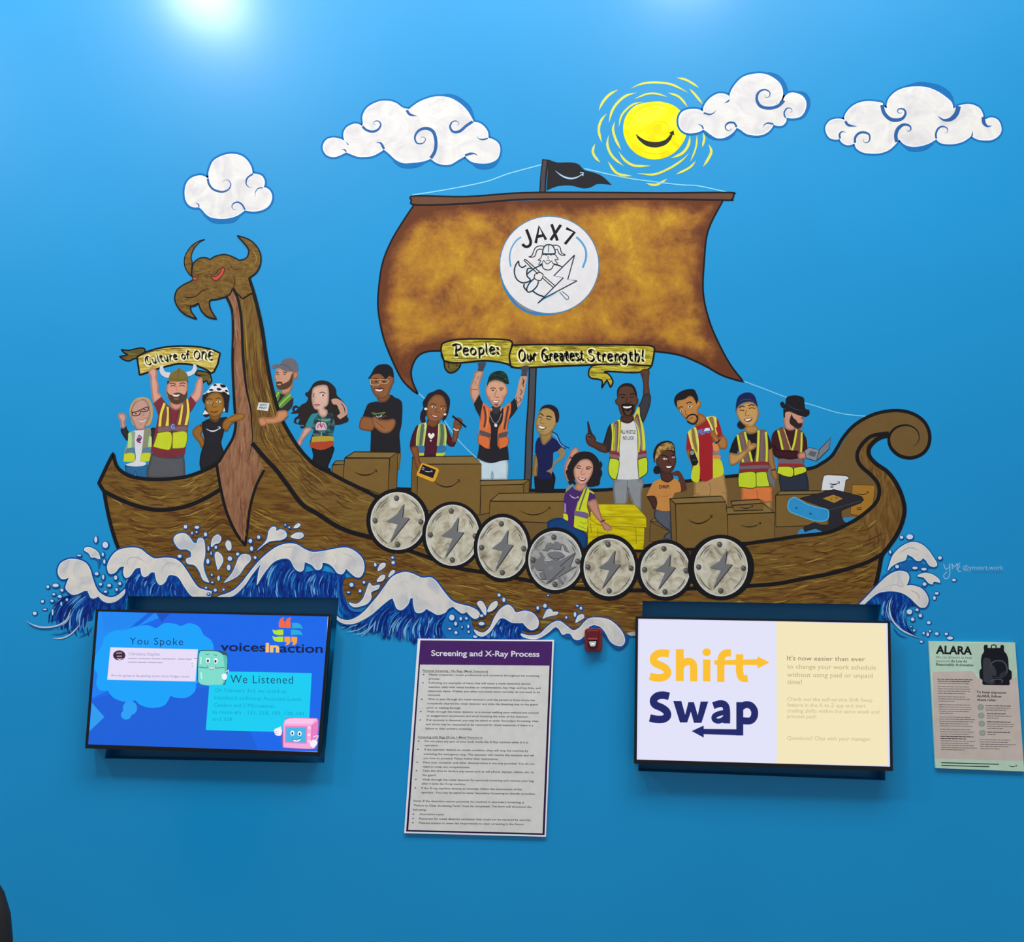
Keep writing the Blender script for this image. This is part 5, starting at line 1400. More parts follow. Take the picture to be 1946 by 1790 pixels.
for i, (x, y, rx, ry, ox, oy, lab) in enumerate(SH):
    t = Thing('painted_shield', lab, 'painted shield', (x, y + oy), GS)
    t.clip = True
    t.part('rim', label='thick black rim')
    t.e_(BLK, x, y, ox, oy, 0, 44)
    t.part('face')
    t.e_('d9d7d0', x, y, rx, ry, 0, 44)
    t.e_('shield_grey' if i == 3 else 'shield_steel', x, y, rx - 2.5, ry - 2.5, 0, 44)
    for a0, a1, k in ((200, 250, .86), (300, 345, .86), (20, 60, .87), (110, 165, .86), (215, 240, .78), (320, 350, .79)):
        P = [(x + rx * k * math.cos(math.radians(a)), y + ry * k * math.sin(math.radians(a))) for a in range(a0, a1 + 1, 8)]
        t.s('6f6c66', P, 2.2, 'b')
    if i != 3:
        t.part('bolt')
        P = [(x + u * rx + 1.8, y + v * ry + 1) for u, v in BOLT]
        t.f('3c3b3d', P, False)
        P = [(x + u * rx, y + v * ry) for u, v in BOLT]
        t.f('77777a', P, False)
    else:
        t.part('axe_bearer', label='grey axe-bearer figure in relief')
        ctx(680, 920, 4.4227)
        for c_, d_ in (('4c4c4e', 5), ('7b7b7d', 0)):
            def sh_(s_):
                return ' '.join(('!' if w_[0] == '!' else '') + '%g,%g' % (float(w_.lstrip('!').split(',')[0]) + d_, float(w_.split(',')[1]) + d_) for w_ in s_.split())
            t.f(c_, sh_('1540,550 1565,545 1590,500 1630,492 1640,540 1610,540 1590,560')).f(c_, sh_('1700,500 1740,510 1760,550 1775,570 1740,560 1720,545'))
            t.f(c_, sh_('!1635,545 1645,495 1670,482 1700,500 !1705,550')).f(c_, sh_('1590,590 1620,570 1700,570 1735,600 1700,620 1665,640 1620,620'))
            t.f(c_, sh_('!1480,610 1470,660 1500,720 1560,720 1600,700 !1560,640 !1620,680 !1560,600 !1530,570 !1545,600 !1510,630'))
            t.f(c_, sh_('!1600,640 1700,640 !1830,570 !1780,700 !1842,688 !1580,840 1600,800 1540,800 1520,750 1570,720'), False)
            t.s(c_, sh_('1530,575 1720,835'), 20)
        t.s('4a4a4c', '1645,548 1705,550', 6).s('4a4a4c', '1600,600 1640,625 1690,625', 5).s('3c3c3e', '1830,580 1700,690 1740,700 1600,830', 6, sm=False).s('55555a', '1560,740 1580,790 1545,800', 5).e_('88888a', 1620, 705, 22, 18).s('cfcdc8', '1590,620 1570,640 1620,640', 7).s('d0cec8', '1720,520 1735,590', 7)
        ctx(0, 0, 1)
    for u, v in ((-.06, -.8), (.83, 0.02), (-.02, .8), (-.84, -.02)):
        t.part('rivet')
        t.e_('3a3836', x + u * rx + .8, y + v * ry + .8, 5, 5.4, 0, 14)
        t.e_('5b5856', x + u * rx, y + v * ry, 4.4, 4.8, 0, 14)
        t.e_('8e8a86', x + u * rx - 1, y + v * ry - 1.2, 1.8, 1.6, 0, 8)
    t.done()

# ---------------------------------------------------------------- waves
GW = 'breaking waves painted along the hull'


def drop(t, x, y, rx, ry=None, rot=0):
    ry = ry or rx
    t.part('drop')
    t.e_('0d4a94', x + 3, y + 3, rx + 8, ry + 8, rot, 14)
    t.e_('cfe0f2', x, y, max(3, rx - 1), max(3, ry - 1), rot, 12)


def blob(t, s_, w=14, name='splash'):
    t.part(name)
    t.s('0f62a8', s_, w * 2, closed=True)
    t.f('foam', s_)
    t.s('eef3fa', s_, 5, closed=True)


def hairs(t, segs, n, w=(5, 13), cols=('0a2c86', '0b3a9a', '0b3a9a', '1465b8', '2f86cc', '72b4e4', '062070', '07226e')):
    """curved brush hairs that fall from the foam: segs = list of (top point, bottom point, bend)"""
    t.part('brush_strokes', kind='stuff')
    for i in range(n):
        u = rnd.random() * (len(segs) - 1.001)
        k, f = int(u), u - int(u)
        A0, B0, c0 = segs[k]
        A1, B1, c1 = segs[k + 1]
        a = [A0[j] + (A1[j] - A0[j]) * f + rnd.uniform(-8, 8) for j in (0, 1)]
        b = [B0[j] + (B1[j] - B0[j]) * f + rnd.uniform(-10, 10) for j in (0, 1)]
        bend = c0 + (c1 - c0) * f
        p, q_ = sorted((rnd.random(), rnd.random()))
        if q_ - p < .25:
            q_ = min(1, p + .35)
        P = []
        for j in range(7):
            s0 = p + (q_ - p) * j / 6
            dx, dy = b[0] - a[0], b[1] - a[1]
            e = 4 * s0 * (1 - s0) * bend
            P.append((a[0] + dx * s0 - dy * e, a[1] + dy * s0 + dx * e))
        t.s(rnd.choice(cols), P, rnd.uniform(*w), 'b')


def wave(label, base, foam_name='foam_crest'):
    t = Thing('painted_wave', label, 'painted wave', base, GW)
    t.clip = True
    return t


def crest(t, s_, w=15):
    t.part('foam_crest', label='off-white foam crest')
    t.s('0f4d9c', s_, w * 2, closed=True)
    t.f('foam', s_)
    t.s('eef3fa', s_, 5, closed=True)


ctx(40, 850, 4.4227)
t = wave('leftmost breaking wave, ahead of the bow, with long trailing strokes', (130, 1210))
t.part('water', label='dark blue water')
t.f('sea', '!390,1190 450,1200 !560,1210 650,1250 760,1300 860,1250 !885,1200 !885,1300 !870,1370 !620,1360 !600,1450 !560,1460 500,1560 !520,1480 400,1570 !440,1490 330,1530 !370,1450 !230,1460 330,1390 390,1300')
hairs(t, [((420, 1240), (220, 1460), .18), ((480, 1240), (300, 1530), .2), ((540, 1230), (380, 1580), .2), ((590, 1270), (490, 1590), .2), ((640, 1280), (570, 1590), .15)], 90)
t.part('trailing_strokes', kind='stuff')
t.s('1a5fa0', '50,1475 110,1510 200,1528 310,1515', 10, 'b').s('c5d3e4', '45,1460 100,1492 180,1512 300,1500 400,1450', 12, 'b').s('c5d3e4', '265,1605 350,1602 430,1560 500,1480', 11, 'b').s('1a5fa0', '240,1570 350,1565 450,1510', 8, 'b').s('c5d3e4', '300,1500 380,1450 420,1360', 9, 'b').s('a9c4e0', '575,1595 610,1560', 9, 'b').s('1a5fa0', '480,1600 560,1560 600,1500', 9, 'b').s('a9c4e0', '420,1400 380,1470 330,1500', 7, 'b')
crest(t, '310,1050 330,980 400,942 480,945 545,975 580,1030 600,1100 630,1180 670,1230 740,1262 800,1252 850,1215 !888,1178 860,1240 800,1290 740,1305 690,1290 !650,1250 620,1265 590,1265 !560,1205 530,1205 490,1225 440,1238 400,1215 375,1180 390,1130 !405,1090 370,1105 335,1100')
blob(t, '530,860 560,838 620,860 655,900 !668,965 630,925 !590,925 570,890', 10)
t.part('splash'); t.f('1560a6', '!580,930 640,950 650,1010 !655,1030 670,960 !668,940')
for d in ((488, 908, 18, 8), (687, 900, 10, 18), (700, 960, 10, 20), (635, 1062, 18, 14), (690, 1090, 10, 22), (225, 1172, 14, 14), (290, 1160, 28, 16), (343, 1200, 14, 14), (275, 1235, 14, 10), (325, 1253, 18, 12), (260, 1290, 14, 12), (385, 1280, 10, 12), (180, 1295, 14, 14),
          (338, 1315, 8, 18), (200, 1362, 18, 8), (265, 1385, 8, 28), (115, 1395, 18, 16), (628, 775, 14, 28), (708, 820, 25, 28)):
    drop(t, *d)
t.done()

t = wave('wave breaking over the bow, above the left television', (320, 1133))
t.part('water', label='dark blue water')
t.f('sea', '!860,1010 1010,1010 1130,1050 1290,1080 1400,1200 !1455,1262 !885,1262 !885,1180 880,1100')
hairs(t, [((900, 1080), (880, 1250), .1), ((1010, 1050), (950, 1260), .15), ((1120, 1100), (1060, 1260), .15), ((1240, 1110), (1180, 1260), .12), ((1330, 1130), (1330, 1260), .05)], 90)
crest(t, '725,1000 760,920 820,865 920,845 1000,855 1060,900 1120,935 1200,930 1280,935 1340,970 1400,1050 1450,1130 1500,1185 !1600,1212 !1590,1255 1450,1255 1380,1180 1330,1100 1290,1075 1240,1075 1210,1130 1170,1155 1140,1120 !1125,1050 1090,1050 1060,1080 1020,1080 !1005,1010 960,1020 920,1075 880,1095 860,1050 !870,1000 830,1005 790,1050 745,1060')
t.part('foam_curl'); t.s('bcbcc4', '900,1000 895,950 930,925 990,930 1050,975', 8, 'b').s('bcbcc4', '1180,1060 1200,1000 1250,970 1300,985', 8, 'b').s('f1e6d8', '960,960 1010,960 1060,1000 1100,1030', 8, 'b')
blob(t, '1285,780 1310,735 1370,725 1410,750 1450,805 !1480,805 1490,770 1520,765 1540,800 1545,900 1530,980 1545,1060 !1580,1135 1530,1110 1500,1040 1460,990 1400,975 1390,940 !1430,925 1430,880 1390,855 1330,850', 12)
for s_ in ('1600,835 1610,770 1650,735 1680,760 1665,800 1630,810', '1720,820 1735,785 1760,800 1765,850 1745,865', '1630,900 1650,880 1685,910 1695,960 !1655,1030 1640,970', '1830,930 1870,900 1920,910 1925,950 1880,1000 1820,1080 !1705,1138 1780,1050'):
    blob(t, s_, 9)
for d in ((795, 1095, 14, 20), (668, 1150, 14, 14), (740, 1160, 18, 14), (830, 1145, 14, 14), (803, 1195, 12, 14), (710, 1213, 16, 10), (1382, 668, 16), (1478, 672, 20, 14), (1437, 720, 8, 12), (1475, 712, 10, 8), (1550, 732, 14, 18), (1575, 850, 8, 20),
          (1637, 840, 12, 14), (1597, 890, 6, 16), (1333, 915, 18, 14), (1570, 958, 14, 22), (1755, 935, 20, 20), (1820, 897, 14, 14), (1745, 1010, 16, 26), (1603, 1072, 8, 10), (1660, 1100, 12, 22), (1608, 1135, 10, 8), (1555, 1180, 10, 10),
          (1632, 1200, 14, 14), (1702, 1195, 10, 10), (1575, 1232, 10, 8)):
    drop(t, *d)
t.done()

ctx(400, 960, 4.4227)
t = wave('large wave between the dragon keel and the first shield, above the left television', (560, 1133))
t.part('water', label='dark blue water')
t.f('sea', '!60,775 300,660 400,520 540,450 640,440 750,560 900,545 1080,580 !1140,590 1110,680 1130,780 1170,850 1250,880 !1340,885 1250,960 1130,950 !1080,880 !1082,776')
hairs(t, [((330, 620), (230, 770), .05), ((430, 560), (380, 770), .12), ((540, 480), (480, 775), .16), ((660, 490), (600, 775), .16), ((800, 570), (740, 775), .16), ((930, 570), (900, 775), .14), ((1060, 610), (1050, 790), .1), ((1120, 680), (1130, 900), .12)], 200)
t.part('curling_strokes', kind='stuff')
for q_, c_ in (('1120,600 1095,700 1110,800 1160,880 1260,900 1350,870', '0a2f86'), ('1080,620 1070,740 1090,850 1150,930', '1766b4'), ('1140,790 1180,870 1260,885 1330,860', '2a78c0')):
    t.s(c_, q_, 22, 'b')
crest(t, '!60,768 180,725 260,655 330,565 400,480 480,405 560,350 640,325 720,330 790,370 860,395 960,385 1080,362 1160,362 1230,400 1280,460 1290,540 1260,600 1220,600 1180,570 !1140,530 1110,575 1070,570 1030,520 990,490 !940,480 930,530 890,540 850,500 !790,475 780,540 750,555 710,530 670,460 620,445 540,470 480,530 430,600 !390,670 !405,560 !430,480 350,580 280,680 180,765')
t.part('foam_curl'); t.s('f2ead9', '960,430 1010,420 1050,450 1040,490 1000,495', 8, 'b').s('bcbcc4', '820,470 880,420 960,430', 7, 'b').s('bcbcc4', '600,360 680,350 740,380', 7, 'b').s('bcbcc4', '1100,400 1180,430 1230,500', 7, 'b')
blob(t, '!385,385 470,300 490,220 520,185 550,190 !548,222 590,205 630,225 635,265 590,290 540,295 480,310', 11)
blob(t, '675,265 720,235 770,235 780,260 740,280', 9)
blob(t, '700,188 735,155 755,165 735,185', 8)
blob(t, '!1165,820 1230,830 1280,790 1310,720 1335,655 1360,680 !1420,670 1410,700 1350,730 1350,780 1310,830 1220,855 1180,840', 10)
blob(t, '1400,640 1430,595 1465,590 1450,630', 8)
blob(t, '1408,550 1430,495 1468,490 1460,520', 8)
blob(t, '1498,602 1520,555 1548,550 1535,580', 7)
for d in ((335, 300, 16, 18), (405, 268, 14, 16), (345, 365, 14, 20), (375, 440, 12, 14), (628, 165, 8), (662, 185, 8, 8), (1185, 668, 18, 18), (1290, 648, 12, 12), (1160, 732, 14, 8), (1257, 720, 12, 14), (1530, 440, 12, 10), (1535, 482, 16, 14), (1385, 500, 12, 16)):
    drop(t, *d)
t.done()

ctx(680, 920, 4.4227)
t = wave('widest wave with a triangular foam crest, directly above the purple-headed notice', (800, 1215))
t.part('water', label='dark blue water')
t.f('sea', '!-130,1170 0,1120 120,1090 280,965 450,955 580,1050 720,1090 800,1030 !860,1080 760,1110 720,1180 !760,1290 !520,1300 !470,1350 400,1270 !340,1310 290,1240 !260,1310 200,1230 !130,1260 60,1190 !-100,1200')
t.part('water_light', label='lighter blue water'); t.f('1a74bd', '!730,1110 800,1050 880,1090 !950,1130 960,1180 !1000,1290 !740,1290 700,1200')
hairs(t, [((40, 1150), (-150, 1190), -.05), ((150, 1110), (0, 1260), .15), ((280, 1000), (140, 1290), .15), ((400, 1080), (280, 1310), .15), ((480, 1090), (400, 1340), .16), ((580, 1100), (520, 1300), .16), ((680, 1120), (640, 1300), .16), ((780, 1080), (720, 1290), .2)], 230)
t.part('trailing_strokes', kind='stuff')
for q_ in ('-40,1260 40,1250 130,1180', '20,1280 90,1230 150,1150', '330,1130 280,1200 260,1280', '460,1120 400,1200 380,1290', '600,1110 590,1200 560,1280', '520,1120 470,1210 480,1300', '-95,1240 0,1225 90,1170'):
    t.s('9cc6e8', q_, 6, 'b')
crest(t, '-190,1085 -160,1125 -90,1145 -20,1125 60,1065 160,950 220,870 290,780 380,742 450,750 540,788 610,785 660,820 720,900 790,980 860,1010 940,1030 1000,1060 1025,1100 990,1130 950,1110 !915,1070 880,1085 840,1060 !800,1025 760,1045 730,1080 670,1095 620,1070 !575,1045 540,1075 490,1075 470,1020 !465,955 440,960 420,1010 370,1055 330,1045 310,1000 !295,960 270,965 200,1020 120,1090 50,1135 -30,1170 -110,1172 -170,1140')
for d in ((790, 1120, 24, 26), (865, 1130, 12, 16), (912, 1128, 12, 12), (822, 1172, 14, 18), (875, 1200, 6, 12), (928, 1195, 10, 16), (773, 1215, 14, 10), (825, 1248, 14, 14), (932, 1240, 10, 12), (988, 1280, 20, 12)):
    drop(t, *d)
t.done()

t = wave('small curling wave right of the widest wave, above the notice corner', (950, 1212))
t.part('water', label='dark blue water')
t.f('sea', '!1060,1270 1130,1200 1200,1130 1290,1165 1390,1175 !1440,1240 1380,1220 1380,1260 !1430,1300 !1020,1300')
hairs(t, [((1150, 1190), (1080, 1290), .1), ((1210, 1140), (1170, 1295), .14), ((1300, 1170), (1260, 1295), .14), ((1380, 1190), (1360, 1295), .12)], 70)
crest(t, '!975,1222 1050,1250 1110,1205 1150,1120 1200,1050 1260,1015 1300,1040 1330,1080 1400,1065 1470,1085 1515,1140 1510,1200 1460,1225 1420,1200 !1390,1165 1330,1165 1290,1160 !1240,1130 1200,1125 1160,1170 1110,1240 1050,1278 1000,1262', 11)
for s_ in ('1005,1000 1040,985 1075,1040 1072,1100 1035,1050', '1090,1070 1120,1010 1165,985 1170,1020 1130,1060', '!1555,1130 1590,1060 1620,1050 1640,1075 1680,1075 1670,1095 1600,1110', '!1830,1165 1850,1110 1890,1095 1900,1120 1870,1140'):
    blob(t, s_, 9)
for d in ((1187, 932, 14, 14), (1227, 972, 14, 20), (1040, 1105, 16, 12), (1040, 1172, 26, 16), (1512, 1040, 12, 16), (1573, 1022, 16, 18), (1600, 935, 8, 6), (1845, 1022, 12, 8), (1875, 1042, 12, 14), (1752, 1120, 10, 12), (1825, 1095, 12, 22)):
    drop(t, *d)
t.done()

ctx(1000, 960, 4.0542)
t = wave('thin rolling wave behind the red alarm strobe', (1110, 1230))
t.part('water', label='blue outline of water')
t.s('0f56a6', '-40,1015 40,1025 120,1010 200,950 260,940 300,1000 350,1010 390,1050 440,1030 490,960 560,930 610,990 660,1060 710,1095 760,1060 780,1000', 30)
crest(t, '-40,990 20,1005 100,995 160,940 210,903 260,895 310,930 360,965 410,945 450,900 490,872 560,868 630,880 690,920 740,980 760,1040 740,1080 700,1080 650,1050 610,980 570,935 !520,920 480,940 450,1000 410,1035 370,1030 340,990 !310,985 280,995 250,950 220,938 170,980 100,1022 40,1028 -20,1015', 11)
t.part('foam_tail'); t.f('foam', '!775,985 840,975 !840,1005 800,1005')
t.done()

ctx(1560, 980, 5.121)
t = wave('wave curling up behind the stern, beside the artist signature', (1780, 1215))
t.part('water', label='dark blue water')
t.f('sea', '!450,862 560,750 700,730 860,810 !950,880 860,890 800,960 840,1080 !960,1195 800,1130 700,1040 !590,1010 !590,865')
t.f('1467b2', '!590,590 680,540 760,500 860,430 !1000,470 !1120,500 900,530 800,545 700,560 620,620')
hairs(t, [((620, 800), (600, 1000), .1), ((680, 780), (680, 1040), .14), ((750, 780), (760, 1100), .2), ((830, 820), (880, 1160), .25), ((880, 870), (960, 1190), .25)], 110)
t.part('trailing_strokes', kind='stuff')
t.s('c3d6ea', '690,800 665,900 700,1020 800,1120 960,1190', 16, 'b').s('8fbce0', '660,820 640,920 680,1040', 8, 'b').s('0d3f92', '700,1080 760,1160 850,1190', 8, 'b').s('8fbce0', '600,780 570,850', 8, 'b')
crest(t, '!375,862 450,785 540,690 620,610 690,560 760,538 830,550 858,590 850,640 !830,680 900,680 980,710 1030,770 1045,830 1020,885 970,890 920,850 870,800 800,755 720,735 630,735 540,760 !420,862')
blob(t, '!650,535 670,470 700,390 760,320 840,270 910,258 980,280 1040,330 1090,400 1130,470 1110,495 1060,485 1020,430 !990,410 970,435 930,435 890,400 !840,375 820,430 760,450 690,490', 13, 'upper_crest')
blob(t, '940,585 1010,558 1090,575 1150,620 !1160,650 1100,640 !1085,665 1050,655 1000,600', 10)
t.part('foam_curl'); t.s('bcbcc4', '640,690 720,670 800,690 760,600', 8, 'b').s('bcbcc4', '860,720 940,760 960,820', 12, 'b').s('bcbcc4', '760,370 860,310 960,340', 12, 'b')
for d in ((785, 210, 18, 16), (865, 205, 34, 26), (675, 353, 12, 18), (1158, 410, 20, 18), (742, 495, 20, 18), (915, 508, 28, 14), (1003, 520, 28, 14), (1008, 665, 20, 18), (1295, 625, 20, 14), (1128, 755, 20, 14), (1105, 800, 14, 20), (862, 935, 28, 26),
          (935, 915, 18, 14), (968, 972, 18, 18), (893, 1008, 18, 18), (1050, 1040, 20, 16), (877, 1078, 10, 8), (908, 1115, 12, 12), (1000, 1142, 12, 16), (1040, 1155, 14, 20), (1062, 1122, 12, 12), (1128, 1148, 20, 16), (1220, 1150, 18, 14),
          (1257, 1190, 30, 16), (978, 1225, 18, 12)):
    drop(t, *d)
t.done()

t = Thing('painted_signature', 'pale blue handwritten artist signature right of the stern waves', 'painted signature', (1850, 1090))
t.part('initials')
for q_ in ('1195,470 1215,520 1250,500 1255,465', '1252,470 1255,560 1235,610 1205,610 1195,580 1230,545', '1275,465 1280,520', '1275,470 1300,500 1325,465 1325,525', '1355,460 1335,480 1355,495 1330,515 1345,545 1365,540'):
    t.s('9fc9ea', q_, 8)
t.part('handle')
t.t('9fc9ea', '@ymeart.work', 1380, 525, 1775, 525, 42)
t.s('3f8cc4', '1480,548 1780,548', 5)
t.done()

# ================================================================ televisions
def box_mesh(name, quad, d0, d1, mat, parent, loc, inset=0.0, kind=None):
    """slab between depth d0 (towards the room) and d1, outline given where it stands on the wall picture"""
    P = [wp(x, y, d0) for x, y in quad]
    c = sum(P, Vector()) / 4
    A_ = [p + (c - p) * inset for p in P]
    B_ = [Vector((p.x, -d1, p.z)) for p in A_]
    V = [tuple(p) for p in A_ + B_]
    F = [(0, 1, 2, 3), (7, 6, 5, 4)] + [(i, i + 4, (i + 1) % 4 + 4, (i + 1) % 4) for i in range(4)]
    return mesh_obj(name, [tuple(Vector(v) - loc) for v in V], F, mat, parent)


def tv(label, quad, depth, base):
    e = bpy.data.objects.new('wall_television', None)
    loc = wp(base[0], base[1], 0.03)
    e.location = loc
    e['label'] = label
    e['category'] = 'television'
    e['group'] = 'televisions mounted in wall recesses'
    COL.objects.link(e)
    black = plain('tv_black', '#0d0d12', 0.3)
    # housing
    box_mesh('housing', quad, depth - 0.006, 0.012, plain('tv_back', '#0f1014', 0.5), e, loc, 0.012)
    # bezel ring
    P = [wp(x, y, depth) for x, y in quad]
    c = sum(P, Vector()) / 4
    k = 0.012
    I_ = [Vector((p.x + (k if p.x < c.x else -k), p.y, p.z + (k * (1.5 if p.z < c.z else -.9)) * (1 if True else 1))) for p in P]
    back = 0.012
    V = [tuple(p - loc) for p in P] + [tuple(p - loc) for p in I_] + [tuple(p + Vector((0, back, 0)) - loc) for p in P] + [tuple(p + Vector((0, .004, 0)) - loc) for p in I_]
    F = []
    for i in range(4):
        j = (i + 1) % 4
        F += [(i, j, 4 + j, 4 + i), (i, 8 + i, 8 + j, j), (4 + i, 4 + j, 12 + j, 12 + i)]
    mesh_obj('bezel', V, F, black, e)
    # wall bracket
    for fx in (.3, .7):
        a = P[0] + (P[1] - P[0]) * fx
        b = P[3] + (P[2] - P[3]) * fx
        V = []
        for yy in (-0.013, REC):
            for p, q in ((a, b),):
                z1, z0 = p.z - .12, q.z + .12
                x_ = (p.x + q.x) / 2
                V += [(x_ - .02, yy, z0), (x_ + .02, yy, z0), (x_ + .02, yy, z1), (x_ - .02, yy, z1)]
        mesh_obj('bracket', [tuple(Vector(v) - loc) for v in V], [(0, 1, 2, 3), (7, 6, 5, 4)] + [(i, i + 4, (i + 1) % 4 + 4, (i + 1) % 4) for i in range(4)], plain('bracket_steel', '#30333a', 0.5, 0.6), e)
    return e, loc


QL = [(182, 1157.5), (629, 1167), (608, 1437), (161.5, 1422)]
eL, locL = tv('left television with a blue screen about voices in action, above bare wall', QL, 0.085, (390, 1430))
SL = Surface(0.0825)
ctx(150, 1120, 3.8157)
t = Thing('screen', '', '', locL, surf=SL, lit=True, parent=eL)
sc = t.part('screen', label='lit screen with a bright blue slide')
t.f('1467ea', '!137,160 !1808,193 !1745,1182 !62,1130', False)


def sub(name, label=None):
    return t.part(name, under=sc, label=label)


sub('background_shapes')
t.f('1a8cf5', '!137,160 !660,175 !375,290 !200,400 !110,520', False).f('0f62e0', '!500,170 !545,172 !350,330 !200,420', False).f('1a86f0', '!160,165 !490,170 !380,270 !190,310', False)
t.f('165fd8', '!230,760 !1080,700 !1300,1160 !70,1125 !100,800', False).f('1253c8', '!560,172 !660,175 !600,240', False)
t.f('2e9bf0', '!92,820 !185,925 !75,1030', False).f('1b7df0', '!110,420 !200,740 !95,790', False)
sub('speech_cloud', 'light blue thought bubble lettered You Spoke')
t.f('12a2fb', '120,480 170,400 190,340 260,300 340,295 400,270 500,260 560,280 620,245 700,250 740,265 800,245 870,270 905,330 960,370 978,440 950,520 !940,640 !850,680 840,740 780,785 700,785 !665,770 620,840 530,860 450,840 !410,805 330,815 250,785 !210,735 150,730 125,680 135,620 105,560')
t.e_('2aa0f5', 370, 860, 52, 52).e_('2aa0f5', 342, 910, 38, 34)
sub('heading'); t.t('10205e', 'You Spoke', 368, 398, 755, 404, 50, -.008, track=1.15)
sub('comment_card', 'pale lilac comment card')
t.f('e6dcf8', '!228,420 !862,435 !845,668 !205,655', False).e_('3a2440', 292, 478, 45, 36).s('c9a0a8', '272,462 312,460', 7).s('c9a0a8', '275,485 312,484', 7).f('e8e2ee', '272,498 295,504 318,498 295,512')
t.t('9a8fb5', 'Christina Staples', 360, 478, 585, 480, 22).t('8c80aa', 'Are we going to be getting some more fridges soon?', 232, 630, 800, 640, 17)
for y_, xs in ((500, (358, 425, 432, 520, 526, 590, 598, 700, 716, 768, 774, 818)), (528, (356, 420, 424, 492, 500, 560, 564, 605))):
    for a_, b_ in zip(xs[::2], xs[1::2]):
        t.s('b8aed0', [(a_, y_ + (a_ - 358) * .013), (b_, y_ + (b_ - 358) * .013)], 8, sm=False)
sub('fridge_cartoon', 'mint green cartoon refrigerator giving a thumbs up')
t.f('2c5a66', '868,460 900,440 1030,445 1080,480 1075,600 1060,680 1040,698 880,690 858,600')
t.f('7fdccb', '873,465 905,447 1000,450 1045,475 1062,500 1055,620 1040,690 885,688 865,610').f('5cc0b4', '!1045,475 1075,490 1072,590 1055,680 !1040,690 1058,600').s('2c5a66', '870,562 960,572 1055,566', 5).s('c8f4ec', '885,490 882,540', 9).s('c8f4ec', '885,600 890,650', 9)
t.s('2c5a66', '918,474 945,468', 4).s('2c5a66', '975,474 1000,478', 4).e_('eef8ff', 935, 515, 16, 20).e_('eef8ff', 992, 518, 15, 20).e_('1d3a60', 935, 518, 8, 11).e_('1d3a60', 990, 521, 8, 11).f('f4fbff', '932,558 962,570 992,558 985,575 945,576').s('2c5a66', '928,555 962,580 996,556', 4)
t.s('7a86b0', '855,500 835,500', 6).f('ece6fa', '808,525 815,510 845,505 855,520 850,560 840,580 815,570 805,550').s('8a8ab0', '812,535 830,535', 3).s('8a8ab0', '812,550 830,550', 3).s('8a8ab0', '816,563 832,563', 3).s('d5ecf5', '1065,600 1085,585 1080,620', 7).f('eef4fb', '1035,620 1060,608 1075,625 1065,655 1042,650')
sub('logo', 'coloured quotation marks')
for i_, (c_, pts) in enumerate((('f4683e', '!1450,275 1450,240 1465,210 !1490,203 1480,225 !1492,235 !1492,278'), ('f4683e', '!1497,278 1497,240 1512,210 !1540,205 1530,228 !1535,240 !1535,280'),
                                ('28a8dc', '!1545,242 1590,245 1615,265 !1622,288 1600,280 !1545,283'), ('28a8dc', '!1538,292 1590,295 1615,312 !1620,335 1600,328 !1538,332'),
                                ('b6e22e', '!1403,290 1425,298 !1445,292 !1482,292 !1482,330 1440,330 1412,318'), ('b6e22e', '!1403,338 1425,346 !1445,342 !1482,342 !1482,380 1440,380 1412,366'),
                                ('f6a23c', '!1490,343 !1532,343 1532,385 1515,402 !1495,405 1508,385 !1490,380'), ('f6a23c', '!1540,343 !1582,345 1580,385 1565,402 !1545,405 1555,385 !1540,380'))):
    t.f(c_, pts)
sub('title', 'title with a yellow word between dark ones')
t.t('0c1c50', 'voices', 1025, 445, 1352, 450, 62, .02).t('f8c070', 'in', 1352, 452, 1452, 454, 66, .04).t('0c1c50', 'action', 1455, 455, 1768, 460, 62, .02)
sub('text_panel', 'turquoise text panel lettered We Listened')
t.f('12cdf2', '!1085,595 !1688,607 !1665,1038 !920,1020 !945,692 !1060,690', False)
t.t('0c2050', 'We Listened', 1098, 678, 1552, 684, 58, -.008, track=1.1)
for s_, x0, y0, x1, h in (('On February 3rd, we acted an', 985, 742, 1502, 27), ('installed 6 additional Associate Lunch', 980, 797, 1610, 27), ('Coolers and 2 Microwaves.', 977, 850, 1425, 27), ("In room #'s - 131, 318, 109, 130, 141,", 972, 902, 1645, 27), ('and 328', 968, 952, 1112, 25)):
    t.t('0aa2cc', s_, x0, y0, x1, y0 + (x1 - x0) * .02, h)
sub('microwave_cartoon', 'pink cartoon microwave giving a thumbs up')
t.f('a85a9a', '!1480,975 1500,945 1520,930 !1720,932 1738,950 1735,1060 1725,1130 1690,1158 !1480,1150 1472,1100')
t.f('f7a8dc', '!1482,980 1520,935 !1715,936 1733,950 1728,1065 1715,1130 1685,1155 !1482,1145').f('f9c4e8', '!1500,950 !1522,935 !1715,938 !1690,975 !1490,975').f('e87fc0', '!1688,985 !1733,950 1728,1065 !1715,1130 !1685,1152').s('b0609c', '1690,985 1685,1150', 4)
t.f('e87fc0', '!1495,990 !1655,992 !1652,1120 !1492,1112', False).f('45b6e8', '!1503,1000 !1648,1003 !1644,1112 !1500,1106', False).e_('fbe0f2', 1670, 1003, 9).e_('fbe0f2', 1668, 1055, 10).e_('fbe0f2', 1668, 1100, 8)
t.e_('f4fbff', 1548, 1042, 15, 18).e_('f4fbff', 1600, 1046, 15, 18).e_('1d3a60', 1548, 1044, 7, 10).e_('1d3a60', 1600, 1048, 7, 10).f('f8fbff', '1552,1085 1580,1095 1608,1082 1595,1100 1560,1102').s('28507a', '1545,1082 1580,1092 1612,1072', 4)
